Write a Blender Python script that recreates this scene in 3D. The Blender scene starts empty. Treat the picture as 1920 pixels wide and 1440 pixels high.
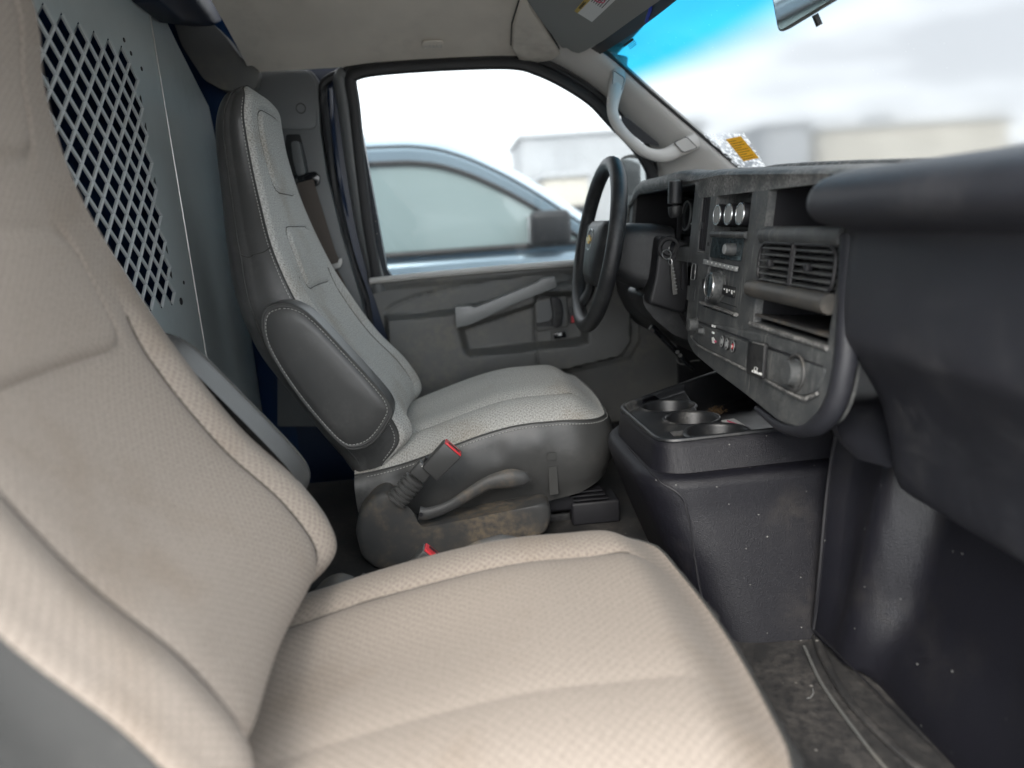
import bpy, bmesh, math, random
import numpy as np
from math import sin, cos, pi, radians
from mathutils import Vector, Matrix
random.seed(7)
S = bpy.context.scene
COL = S.collection

# ------------------------------------------------------------------ camera
CAM = np.array([0.0, -1.1, 1.5]); FPX = 1331.0
_y, _p, _r = radians(3.5), radians(-12.7), radians(4.0)
FWD = np.array([sin(_y)*cos(_p), cos(_y)*cos(_p), sin(_p)])
_r0 = np.array([cos(_y), -sin(_y), 0.0]); _u0 = np.cross(_r0, FWD)
RGT = _r0*cos(_r) - _u0*sin(_r); UPV = _u0*cos(_r) + _r0*sin(_r)
cd = bpy.data.cameras.new('camera'); cam = bpy.data.objects.new('camera', cd); COL.objects.link(cam)
cam.matrix_world = Matrix(((RGT[0], UPV[0], -FWD[0], CAM[0]), (RGT[1], UPV[1], -FWD[1], CAM[1]),
                           (RGT[2], UPV[2], -FWD[2], CAM[2]), (0, 0, 0, 1)))
cd.sensor_width = 36.0; cd.lens = FPX/1920*36.0; cd.clip_start = 0.02; cd.clip_end = 800
APERTURE = 0.0108
cd.dof.use_dof = True; cd.dof.focus_distance = 1.25; cd.dof.aperture_fstop = cd.lens/1000/APERTURE
S.camera = cam

# ------------------------------------------------------------------ world, sun, exposure
SUN_EL, SUN_AZ = radians(38), radians(200)      # sun behind thin cloud, on the passenger side
W = bpy.data.worlds.new("World"); S.world = W; W.use_nodes = True
wn, wl = W.node_tree.nodes, W.node_tree.links
bg = wn['Background']; bg.inputs[1].default_value = 0.1
sky = wn.new('ShaderNodeTexSky'); sky.sky_type = 'NISHITA'; sky.sun_disc = False
sky.sun_elevation = SUN_EL; sky.sun_rotation = SUN_AZ; sky.air_density = 1.0; sky.dust_density = 2.0
tc = wn.new('ShaderNodeTexCoord'); mp = wn.new('ShaderNodeMapping'); mp.inputs['Scale'].default_value = (1.0, 1.0, 4.5)
nz = wn.new('ShaderNodeTexNoise'); nz.inputs['Scale'].default_value = 2.2; nz.inputs['Detail'].default_value = 7; nz.inputs['Roughness'].default_value = .55
cr = wn.new('ShaderNodeValToRGB')
cr.color_ramp.elements[0].position = .38; cr.color_ramp.elements[0].color = (6.9, 7.1, 7.4, 1)
cr.color_ramp.elements[1].position = .62; cr.color_ramp.elements[1].color = (13.5, 13.9, 14.2, 1)
mx = wn.new('ShaderNodeMix'); mx.data_type = 'RGBA'; mx.inputs[0].default_value = .96
wl.new(tc.outputs['Generated'], mp.inputs['Vector']); wl.new(mp.outputs[0], nz.inputs['Vector']); wl.new(nz.outputs['Fac'], cr.inputs[0])
wl.new(sky.outputs[0], mx.inputs[6]); wl.new(cr.outputs[0], mx.inputs[7]); wl.new(mx.outputs[2], bg.inputs[0])
sd = bpy.data.lights.new('sun', 'SUN'); sd.energy = .8; sd.angle = radians(30); sd.color = (1.0, .94, .86)
sun = bpy.data.objects.new('sun', sd); COL.objects.link(sun); sun.location = (0, -6, 8)
_sd = Vector((sin(SUN_AZ)*cos(SUN_EL), cos(SUN_AZ)*cos(SUN_EL), sin(SUN_EL)))
sun.rotation_euler = _sd.to_track_quat('Z', 'Y').to_euler()
S.view_settings.view_transform = 'Standard'; S.view_settings.look = 'None'; S.view_settings.gamma = 1.0
S.view_settings.exposure = 2.28
S.view_settings.use_curve_mapping = False
S.render.engine = 'CYCLES'
S.cycles.max_bounces = 10; S.cycles.diffuse_bounces = 5; S.cycles.transparent_max_bounces = 12
S.cycles.use_denoising = True

# ------------------------------------------------------------------ measuring: a photo pixel carried onto a known plane of the van
def ray(u, v): return FWD + RGT*((u-960)/FPX) + UPV*((720-v)/FPX)
def PY(u, v, y):
    d = ray(u, v); return CAM + d*((y-CAM[1])/d[1])
def PX(u, v, x):
    d = ray(u, v); return CAM + d*((x-CAM[0])/d[0])
def PZ(u, v, z):
    d = ray(u, v); return CAM + d*((z-CAM[2])/d[2])
def PN(u, v, p0, n):
    d = ray(u, v); p0 = np.array(p0, float); n = np.array(n, float); return CAM + d*((p0-CAM) @ n/(d @ n))
DN = np.array([1, 0, -.117])
def PD(u, v, off=0.0): return PN(u, v, (.42+off, 0, 1.28), DN)          # the raked face of the dash
def DP(y, z, off=0.0): return np.array([.42+(z-1.28)*.117+off, y, z])

# ------------------------------------------------------------------ mesh helpers
def sstep(a, b, x):
    t = np.clip((np.asarray(x, float)-a)/(b-a), 0, 1); return t*t*(3-2*t)
def lerp(a, b, t): return np.asarray(a, float)*(1-t)+np.asarray(b, float)*t
def spline(ctrl, n):
    """Catmull-Rom through control points, n samples"""
    c = np.asarray(ctrl, float); k = len(c)
    P = np.vstack([2*c[0]-c[1], c, 2*c[-1]-c[-2]]); out = []
    for t in np.linspace(0, k-1, n):
        i = min(int(t), k-2); f = t-i; p0, p1, p2, p3 = P[i:i+4]
        out.append(.5*((2*p1)+(-p0+p2)*f+(2*p0-5*p1+4*p2-p3)*f*f+(-p0+3*p1-3*p2+p3)*f**3))
    return np.array(out)
def fillet(pts, r, n=5):
    """round the corners of a closed polygon (2-D or 3-D)"""
    P = [np.asarray(p, float) for p in pts]; out = []; N = len(P)
    rr = r if hasattr(r, '__len__') else [r]*N
    for i in range(N):
        a, b, c = P[i-1], P[i], P[(i+1) % N]
        d1, d2 = a-b, c-b; l1, l2 = np.linalg.norm(d1), np.linalg.norm(d2)
        q = min(rr[i], .48*l1, .48*l2)
        if q <= 1e-6: out.append(b); continue
        s, e = b+d1/l1*q, b+d2/l2*q
        for k in range(n+1):
            t = k/n; out.append((1-t)**2*s+2*t*(1-t)*b+t*t*e)
    return out
def sdf(poly, X, Z):
    """signed distance to a closed 2-D polygon, inside positive"""
    P = np.asarray(poly, float); d = np.full(X.shape, 1e9); ins = np.zeros(X.shape, bool)
    for i in range(len(P)):
        a, b = P[i-1], P[i]; e = b-a; wx, wz = X-a[0], Z-a[1]
        t = np.clip((wx*e[0]+wz*e[1])/(e@e+1e-12), 0, 1)
        d = np.minimum(d, np.hypot(wx-e[0]*t, wz-e[1]*t))
        c = ((a[1] <= Z) & (b[1] > Z)) | ((b[1] <= Z) & (a[1] > Z))
        with np.errstate(divide='ignore', invalid='ignore'):
            ins ^= c & (X < a[0]+(Z-a[1])/(e[1] if abs(e[1]) > 1e-12 else 1e-12)*e[0])
    return np.where(ins, d, -d)
def sdline(path, X, Z):
    P = np.asarray(path, float); d = np.full(X.shape, 1e9)
    for i in range(len(P)-1):
        a, b = P[i], P[i+1]; e = b-a; wx, wz = X-a[0], Z-a[1]
        t = np.clip((wx*e[0]+wz*e[1])/(e@e+1e-12), 0, 1)
        d = np.minimum(d, np.hypot(wx-e[0]*t, wz-e[1]*t))
    return d

class MB:
    def __init__(s): s.v = []; s.f = []; s.uv = []; s.has_uv = False
    def add(s, v, f, uv=None):
        o = len(s.v); s.v += [tuple(map(float, p)) for p in v]; s.f += [tuple(i+o for i in q) for q in f]
        if uv is not None: s.has_uv = True; s.uv += [tuple(map(float, p)) for p in uv]
        else: s.uv += [(0, 0)]*len(v)
        return s
    def grid(s, G, cu=False, cv=False, uv=None, mask=None):
        """G[nu][nv] of points"""
        G = np.asarray(G, float); nu, nv = G.shape[:2]; f = []
        for i in range(nu if cu else nu-1):
            for j in range(nv if cv else nv-1):
                if mask is not None and not mask[i][j]: continue
                a = i*nv+j; b = ((i+1) % nu)*nv+j; c = ((i+1) % nu)*nv+(j+1) % nv; d = i*nv+(j+1) % nv
                f.append((a, b, c, d))
        return s.add(G.reshape(-1, 3), f, None if uv is None else np.asarray(uv).reshape(-1, 2))
    def loft(s, loops, caps=True):
        n = len(loops[0]); o = len(s.v); s.grid(loops, cv=True)
        if caps:
            s.f.append(tuple(o+i for i in range(n))[::-1]); k = o+(len(loops)-1)*n
            s.f.append(tuple(k+i for i in range(n)))
        return s
    def tube(s, path, r, n=10, caps=True, flat=None, updir=(0, 0, 1)):
        P = np.asarray(path, float); m = len(P)
        R = np.full(m, r, float) if np.isscalar(r) else np.asarray(r, float)
        F = R if flat is None else (np.full(m, flat, float) if np.isscalar(flat) else np.asarray(flat, float))
        T = np.gradient(P, axis=0); T /= np.linalg.norm(T, axis=1)[:, None]+1e-12
        up = np.asarray(updir, float); loops = []
        for i in range(m):
            a = np.cross(T[i], up)
            if np.linalg.norm(a) < 1e-4: a = np.cross(T[i], (1, 0, .01))
            a /= np.linalg.norm(a); b = np.cross(a, T[i])
            loops.append([P[i]+a*R[i]*cos(t)+b*F[i]*sin(t) for t in np.linspace(0, 2*pi, n, endpoint=False)])
        return s.loft(loops, caps)
    def ring(s, path, r, n=8):
        """closed tube"""
        P = np.asarray(path, float); T = np.roll(P, -1, 0)-np.roll(P, 1, 0); T /= np.linalg.norm(T, axis=1)[:, None]
        nrm = np.zeros(3); c = P.mean(0)
        for i in range(len(P)): nrm += np.cross(P[i-1]-c, P[i]-c)
        nrm /= np.linalg.norm(nrm); G = []
        for i in range(len(P)):
            a = np.cross(T[i], nrm); a /= np.linalg.norm(a)
            G.append([P[i]+r*(a*cos(t)+nrm*sin(t)) for t in np.linspace(0, 2*pi, n, endpoint=False)])
        return s.grid(G, cu=True, cv=True)
    def prism(s, pts, vec):
        P = np.asarray(pts, float); n = len(P); v = np.asarray(vec, float)
        f = [tuple(range(n))[::-1], tuple(range(n, 2*n))]+[(i, (i+1) % n, n+(i+1) % n, n+i) for i in range(n)]
        return s.add(list(P)+list(P+v), f)
    def box(s, c, sz, B=None):
        B = np.eye(3) if B is None else np.asarray(B, float); h = np.asarray(sz, float)/2; c = np.asarray(c, float)
        v = [c+B[0]*h[0]*i+B[1]*h[1]*j+B[2]*h[2]*k for i in (-1, 1) for j in (-1, 1) for k in (-1, 1)]
        return s.add(v, [(0, 1, 3, 2), (4, 6, 7, 5), (0, 4, 5, 1), (2, 3, 7, 6), (0, 2, 6, 4), (1, 5, 7, 3)])
    def lathe(s, o, ax, prof, n=24, ref=(0, 0, 1), caps=True, ell=1.0):
        """prof: (distance along axis, radius)"""
        ax = np.asarray(ax, float); ax /= np.linalg.norm(ax); a = np.cross(ax, ref)
        if np.linalg.norm(a) < 1e-4: a = np.cross(ax, (1, 0, 0))
        a /= np.linalg.norm(a); b = np.cross(ax, a); o = np.asarray(o, float)
        return s.loft([[o+ax*h+(a*cos(t)+b*sin(t)*ell)*r for t in np.linspace(0, 2*pi, n, endpoint=False)] for h, r in prof], caps)
    def build(s, name, mat, parent=None, bevel=0, seg=3, ang=38, bang=28, sub=0, weld=True):
        me = bpy.data.meshes.new(name)
        o = np.array(parent_loc(parent))
        me.from_pydata([tuple(np.array(p)-o) for p in s.v], [], s.f); me.validate(); me.update()
        bm = bmesh.new(); bm.from_mesh(me)
        if s.has_uv and len(bm.verts) == len(s.uv):
            L = bm.loops.layers.uv.new('UVMap'); bm.verts.index_update(); bm.verts.ensure_lookup_table()
            for fa in bm.faces:
                for lo in fa.loops: lo[L].uv = s.uv[lo.vert.index]
        if not s.has_uv and weld: bmesh.ops.remove_doubles(bm, verts=bm.verts, dist=2e-5)
        bmesh.ops.recalc_face_normals(bm, faces=bm.faces)
        if bevel:
            ed = [e for e in bm.edges if len(e.link_faces) == 2 and e.calc_face_angle(0) > radians(bang)]
            if ed: bmesh.ops.bevel(bm, geom=ed, offset=bevel, segments=seg, profile=.5, affect='EDGES', clamp_overlap=True)
        bm.to_mesh(me); bm.free()
        if len(me.polygons):
            me.polygons.foreach_set('use_smooth', [True]*len(me.polygons)); me.set_sharp_from_angle(angle=radians(ang))
        me.materials.append(mat)
        ob = bpy.data.objects.new(name, me); COL.objects.link(ob)
        if parent is not None: ob.parent = parent
        if sub:
            md = ob.modifiers.new('smooth', 'SUBSURF'); md.levels = sub; md.render_levels = sub
        return ob
def parent_loc(p):
    l = np.zeros(3)
    while p is not None: l = l+np.array(p.location); p = p.parent
    return l
def tag(o, label, cat, group=None):
    o['label'] = label; o['category'] = cat
    if group: o['group'] = group
    return o
def thing(name, label, cat, loc=(0, 0, 0), group=None):
    o = bpy.data.objects.new(name, None); COL.objects.link(o); o.location = tuple(map(float, loc)); o.empty_display_size = .05
    return tag(o, label, cat, group)
def struct(o): o['kind'] = 'structure'; return o
def text(name, body, size, mat, parent, o, ex, ey, depth=.0004, align='CENTER', squash=1.0):
    """lettering laid at o, running along ex, upright along ey"""
    c = bpy.data.curves.new(name, 'FONT'); c.body = body; c.size = size; c.extrude = depth; c.align_x = align; c.align_y = 'CENTER'
    tmp = bpy.data.objects.new(name, c); c.materials.append(mat); COL.objects.link(tmp)
    me = bpy.data.meshes.new_from_object(tmp); bpy.data.objects.remove(tmp); bpy.data.curves.remove(c); me.name = name
    if not me.materials: me.materials.append(mat)
    ob = bpy.data.objects.new(name, me); COL.objects.link(ob)
    ex = np.asarray(ex, float); ex /= np.linalg.norm(ex); ey = np.asarray(ey, float); ey = ey-ex*(ex@ey); ey /= np.linalg.norm(ey); ez = np.cross(ex, ey)
    o = np.asarray(o, float)-parent_loc(parent)
    ob.parent = parent
    ob.matrix_local = Matrix(((ex[0]*squash, ey[0], ez[0], o[0]), (ex[1]*squash, ey[1], ez[1], o[1]), (ex[2]*squash, ey[2], ez[2], o[2]), (0, 0, 0, 1)))
    return ob

# ------------------------------------------------------------------ materials
def mk(name, col, rough=.5, metal=0.0, spec=.5, grain=0.0, gscale=900, gkind='noise', dust=None, damt=0.0, dscale=6, dlo=.45, dhi=.7,
       var=0.0, vscale=14, spots=None, sscale=60, sthr=.16, streak=None, coat=0.0, roughvar=0.0, bumpd=.001):
    m = bpy.data.materials.new(name); m.use_nodes = True; nt = m.node_tree; N, L = nt.nodes, nt.links
    b = N['Principled BSDF']; b.inputs['Roughness'].default_value = rough; b.inputs['Metallic'].default_value = metal
    b.inputs['Specular IOR Level'].default_value = spec; b.inputs['Coat Weight'].default_value = coat
    t = N.new('ShaderNodeTexCoord'); co = t.outputs['Object']
    def noise(sc, det=4, ro=.55, vec=None):
        n = N.new('ShaderNodeTexNoise'); n.inputs['Scale'].default_value = sc; n.inputs['Detail'].default_value = det; n.inputs['Roughness'].default_value = ro
        L.new(vec or co, n.inputs['Vector']); return n.outputs['Fac']
    def ramp(fac, lo, hi):
        r = N.new('ShaderNodeMapRange'); r.interpolation_type = 'SMOOTHSTEP'; r.inputs['From Min'].default_value = lo; r.inputs['From Max'].default_value = hi
        L.new(fac, r.inputs['Value']); return r.outputs['Result']
    def mul(a, k):
        q = N.new('ShaderNodeMath'); q.operation = 'MULTIPLY'; L.new(a, q.inputs[0])
        if isinstance(k, (int, float)): q.inputs[1].default_value = k
        else: L.new(k, q.inputs[1])
        return q.outputs[0]
    def mixc(a, bcol, fac):
        q = N.new('ShaderNodeMix'); q.data_type = 'RGBA'; L.new(fac, q.inputs[0])
        if isinstance(a, tuple): q.inputs[6].default_value = (*a, 1)
        else: L.new(a, q.inputs[6])
        q.inputs[7].default_value = (*bcol, 1); return q.outputs[2]
    c = tuple(col)
    if var: c = mixc(c, tuple(x*(1-var) for x in col), ramp(noise(vscale, 5), .35, .65))
    if streak:      # dried drips and wipe marks, stretched along z
        mp = N.new('ShaderNodeMapping'); mp.inputs['Scale'].default_value = (110, 110, 9); L.new(co, mp.inputs['Vector'])
        f = mul(ramp(noise(1.0, 3, .6, mp.outputs[0]), .52, .74), ramp(noise(9, 3), .42, .62))
        c = mixc(c, streak, mul(f, .55))
    if dust:
        f = mul(ramp(noise(dscale, 6, .62), dlo, dhi), ramp(noise(dscale*9, 4, .6), .25, .7))
        f = mul(f, damt); c = mixc(c, dust, f)
        if True:
            a = N.new('ShaderNodeMath'); a.operation = 'MULTIPLY_ADD'; L.new(f, a.inputs[0]); a.inputs[1].default_value = .35; a.inputs[2].default_value = rough
            a.use_clamp = True; L.new(a.outputs[0], b.inputs['Roughness'])
    if spots:
        v = N.new('ShaderNodeTexVoronoi'); v.inputs['Scale'].default_value = sscale; L.new(co, v.inputs['Vector'])
        s1 = N.new('ShaderNodeMapRange'); s1.inputs['From Min'].default_value = sthr; s1.inputs['From Max'].default_value = sthr*.55; L.new(v.outputs['Distance'], s1.inputs['Value'])
        sep = N.new('ShaderNodeSeparateColor'); L.new(v.outputs['Color'], sep.inputs[0])
        c = mixc(c, spots, mul(s1.outputs[0], ramp(sep.outputs[0], .86, .98)))
    if isinstance(c, tuple): b.inputs['Base Color'].default_value = (*c, 1)
    else: L.new(c, b.inputs['Base Color'])
    if grain:
        bp = N.new('ShaderNodeBump'); bp.inputs['Strength'].default_value = grain; bp.inputs['Distance'].default_value = bumpd
        if gkind == 'leather':
            v = N.new('ShaderNodeTexVoronoi'); v.feature = 'DISTANCE_TO_EDGE'; v.inputs['Scale'].default_value = gscale; L.new(co, v.inputs['Vector']); L.new(v.outputs['Distance'], bp.inputs['Height'])
        else: L.new(noise(gscale, 3), bp.inputs['Height'])
        L.new(bp.outputs[0], b.inputs['Normal'])
    return m

def mk_fabric(name, col, col2, stain, diamond=0.0, ct=.115):
    """heathered woven cloth; UV in metres"""
    m = bpy.data.materials.new(name); m.use_nodes = True; nt = m.node_tree; N, L = nt.nodes, nt.links
    b = N['Principled BSDF']; b.inputs['Roughness'].default_value = .95; b.inputs['Specular IOR Level'].default_value = .15
    b.inputs['Sheen Weight'].default_value = .06; b.inputs['Sheen Roughness'].default_value = .5
    t = N.new('ShaderNodeTexCoord'); uv = t.outputs['UV']; ob = t.outputs['Object']
    def mp(v, sc, rot=0):
        q = N.new('ShaderNodeMapping'); q.inputs['Scale'].default_value = sc; q.inputs['Rotation'].default_value = (0, 0, rot); L.new(v, q.inputs['Vector']); return q.outputs[0]
    def noise(v, det=3, sc=1.0, ro=.6):
        n = N.new('ShaderNodeTexNoise'); n.inputs['Scale'].default_value = sc; n.inputs['Detail'].default_value = det; n.inputs['Roughness'].default_value = ro; L.new(v, n.inputs['Vector']); return n.outputs['Fac']
    def math(op, a, bb):
        q = N.new('ShaderNodeMath'); q.operation = op
        for i, x in enumerate((a, bb)):
            if isinstance(x, (int, float)): q.inputs[i].default_value = x
            else: L.new(x, q.inputs[i])
        return q.outputs[0]
    yarn = noise(mp(uv, (190, 560, 1)), 3, 1.0, .75)          # short dashes of two-tone yarn
    yarn2 = noise(mp(uv, (380, 330, 1)), 3, 1.0, .75)
    w1 = N.new('ShaderNodeTexWave'); w1.bands_direction = 'DIAGONAL'; w1.inputs['Scale'].default_value = 62; w1.inputs['Distortion'].default_value = .4; L.new(mp(uv, (1, 1, 0)), w1.inputs['Vector'])
    w2 = N.new('ShaderNodeTexWave'); w2.bands_direction = 'DIAGONAL'; w2.inputs['Scale'].default_value = 62; w2.inputs['Distortion'].default_value = .4; L.new(mp(uv, (-1, 1, 0)), w2.inputs['Vector'])
    dia = math('MULTIPLY', w1.outputs['Fac'], w2.outputs['Fac'])
    f = math('ADD', math('MULTIPLY', math('ADD', yarn, yarn2), .5), math('MULTIPLY', math('SUBTRACT', .3, dia), diamond))
    r = N.new('ShaderNodeMapRange'); r.inputs['From Min'].default_value = .5-ct; r.inputs['From Max'].default_value = .5+ct; L.new(f, r.inputs['Value'])
    a = N.new('ShaderNodeMix'); a.data_type = 'RGBA'; a.inputs[6].default_value = (*col, 1); a.inputs[7].default_value = (*col2, 1); L.new(r.outputs[0], a.inputs[0])
    s = N.new('ShaderNodeMapRange'); s.interpolation_type = 'SMOOTHSTEP'; s.inputs['From Min'].default_value = .47; s.inputs['From Max'].default_value = .75; L.new(noise(ob, 5, 7.0, .6), s.inputs['Value'])
    a2 = N.new('ShaderNodeMix'); a2.data_type = 'RGBA'; a2.blend_type = 'MULTIPLY'; a2.inputs[7].default_value = (*stain, 1); L.new(a.outputs[2], a2.inputs[6])
    L.new(math('MULTIPLY', s.outputs[0], .6), a2.inputs[0]); L.new(a2.outputs[2], b.inputs['Base Color'])
    bp = N.new('ShaderNodeBump'); bp.inputs['Strength'].default_value = .32; bp.inputs['Distance'].default_value = .0008
    L.new(math('ADD', f, math('MULTIPLY', dia, .8*diamond)), bp.inputs['Height']); L.new(bp.outputs[0], b.inputs['Normal'])
    return m

def mk_glass(name, tint, band=None, dirt=.06, gloss=1.0, soft=(1.07, .30)):
    """thin pane: tinted see-through, Fresnel sheen, a film of dust and dried drops"""
    m = bpy.data.materials.new(name); m.use_nodes = True; nt = m.node_tree; N, L = nt.nodes, nt.links
    N.remove(N['Principled BSDF']); out = N['Material Output']
    tr = N.new('ShaderNodeBsdfRefraction'); tr.inputs['IOR'].default_value = soft[0]; tr.inputs['Roughness'].default_value = soft[1]; gl = N.new('ShaderNodeBsdfGlossy'); gl.inputs['Roughness'].default_value = .02
    df = N.new('ShaderNodeBsdfDiffuse'); df.inputs['Color'].default_value = (.62, .64, .64, 1)
    lw = N.new('ShaderNodeLayerWeight'); lw.inputs['Blend'].default_value = .5
    pw = N.new('ShaderNodeMath'); pw.operation = 'POWER'; L.new(lw.outputs['Facing'], pw.inputs[0]); pw.inputs[1].default_value = 5
    fr = N.new('ShaderNodeMath'); fr.operation = 'MULTIPLY_ADD'; L.new(pw.outputs[0], fr.inputs[0]); fr.inputs[1].default_value = .45*gloss; fr.inputs[2].default_value = .03*gloss
    t = N.new('ShaderNodeTexCoord')
    tr.inputs['Color'].default_value = (*tint, 1)
    if band:
        sp = N.new('ShaderNodeSeparateXYZ'); L.new(t.outputs['UV'], sp.inputs[0])
        r = N.new('ShaderNodeMapRange'); r.interpolation_type = 'SMOOTHSTEP'; r.inputs['From Min'].default_value = band[1]; r.inputs['From Max'].default_value = band[2]; L.new(sp.outputs['Y'], r.inputs['Value'])
        q = N.new('ShaderNodeMix'); q.data_type = 'RGBA'; q.inputs[6].default_value = (*tint, 1); q.inputs[7].default_value = (*band[0], 1); L.new(r.outputs[0], q.inputs[0]); L.new(q.outputs[2], tr.inputs['Color'])
    n = N.new('ShaderNodeTexNoise'); n.inputs['Scale'].default_value = 5; n.inputs['Detail'].default_value = 7; L.new(t.outputs['Object'], n.inputs['Vector'])
    v = N.new('ShaderNodeTexVoronoi'); v.inputs['Scale'].default_value = 130; L.new(t.outputs['Object'], v.inputs['Vector'])
    sep = N.new('ShaderNodeSeparateColor'); L.new(v.outputs['Color'], sep.inputs[0])
    sp1 = N.new('ShaderNodeMapRange'); sp1.inputs['From Min'].default_value = .22; sp1.inputs['From Max'].default_value = .1; L.new(v.outputs['Distance'], sp1.inputs['Value'])
    g = N.new('ShaderNodeMath'); g.operation = 'GREATER_THAN'; L.new(sep.outputs[0], g.inputs[0]); g.inputs[1].default_value = .93
    k = N.new('ShaderNodeMath'); k.operation = 'MULTIPLY'; L.new(sp1.outputs[0], k.inputs[0]); L.new(g.outputs[0], k.inputs[1])
    k2 = N.new('ShaderNodeMath'); k2.operation = 'MULTIPLY'; L.new(n.outputs['Fac'], k2.inputs[0]); k2.inputs[1].default_value = dirt
    k3 = N.new('ShaderNodeMath'); k3.operation = 'MULTIPLY_ADD'; L.new(k.outputs[0], k3.inputs[0]); k3.inputs[1].default_value = dirt*2.5; L.new(k2.outputs[0], k3.inputs[2])
    m1 = N.new('ShaderNodeMixShader'); L.new(fr.outputs[0], m1.inputs[0]); L.new(tr.outputs[0], m1.inputs[1]); L.new(gl.outputs[0], m1.inputs[2])
    m2 = N.new('ShaderNodeMixShader'); L.new(k3.outputs[0], m2.inputs[0]); L.new(m1.outputs[0], m2.inputs[1]); L.new(df.outputs[0], m2.inputs[2])
    L.new(m2.outputs[0], out.inputs['Surface']); return m

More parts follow.
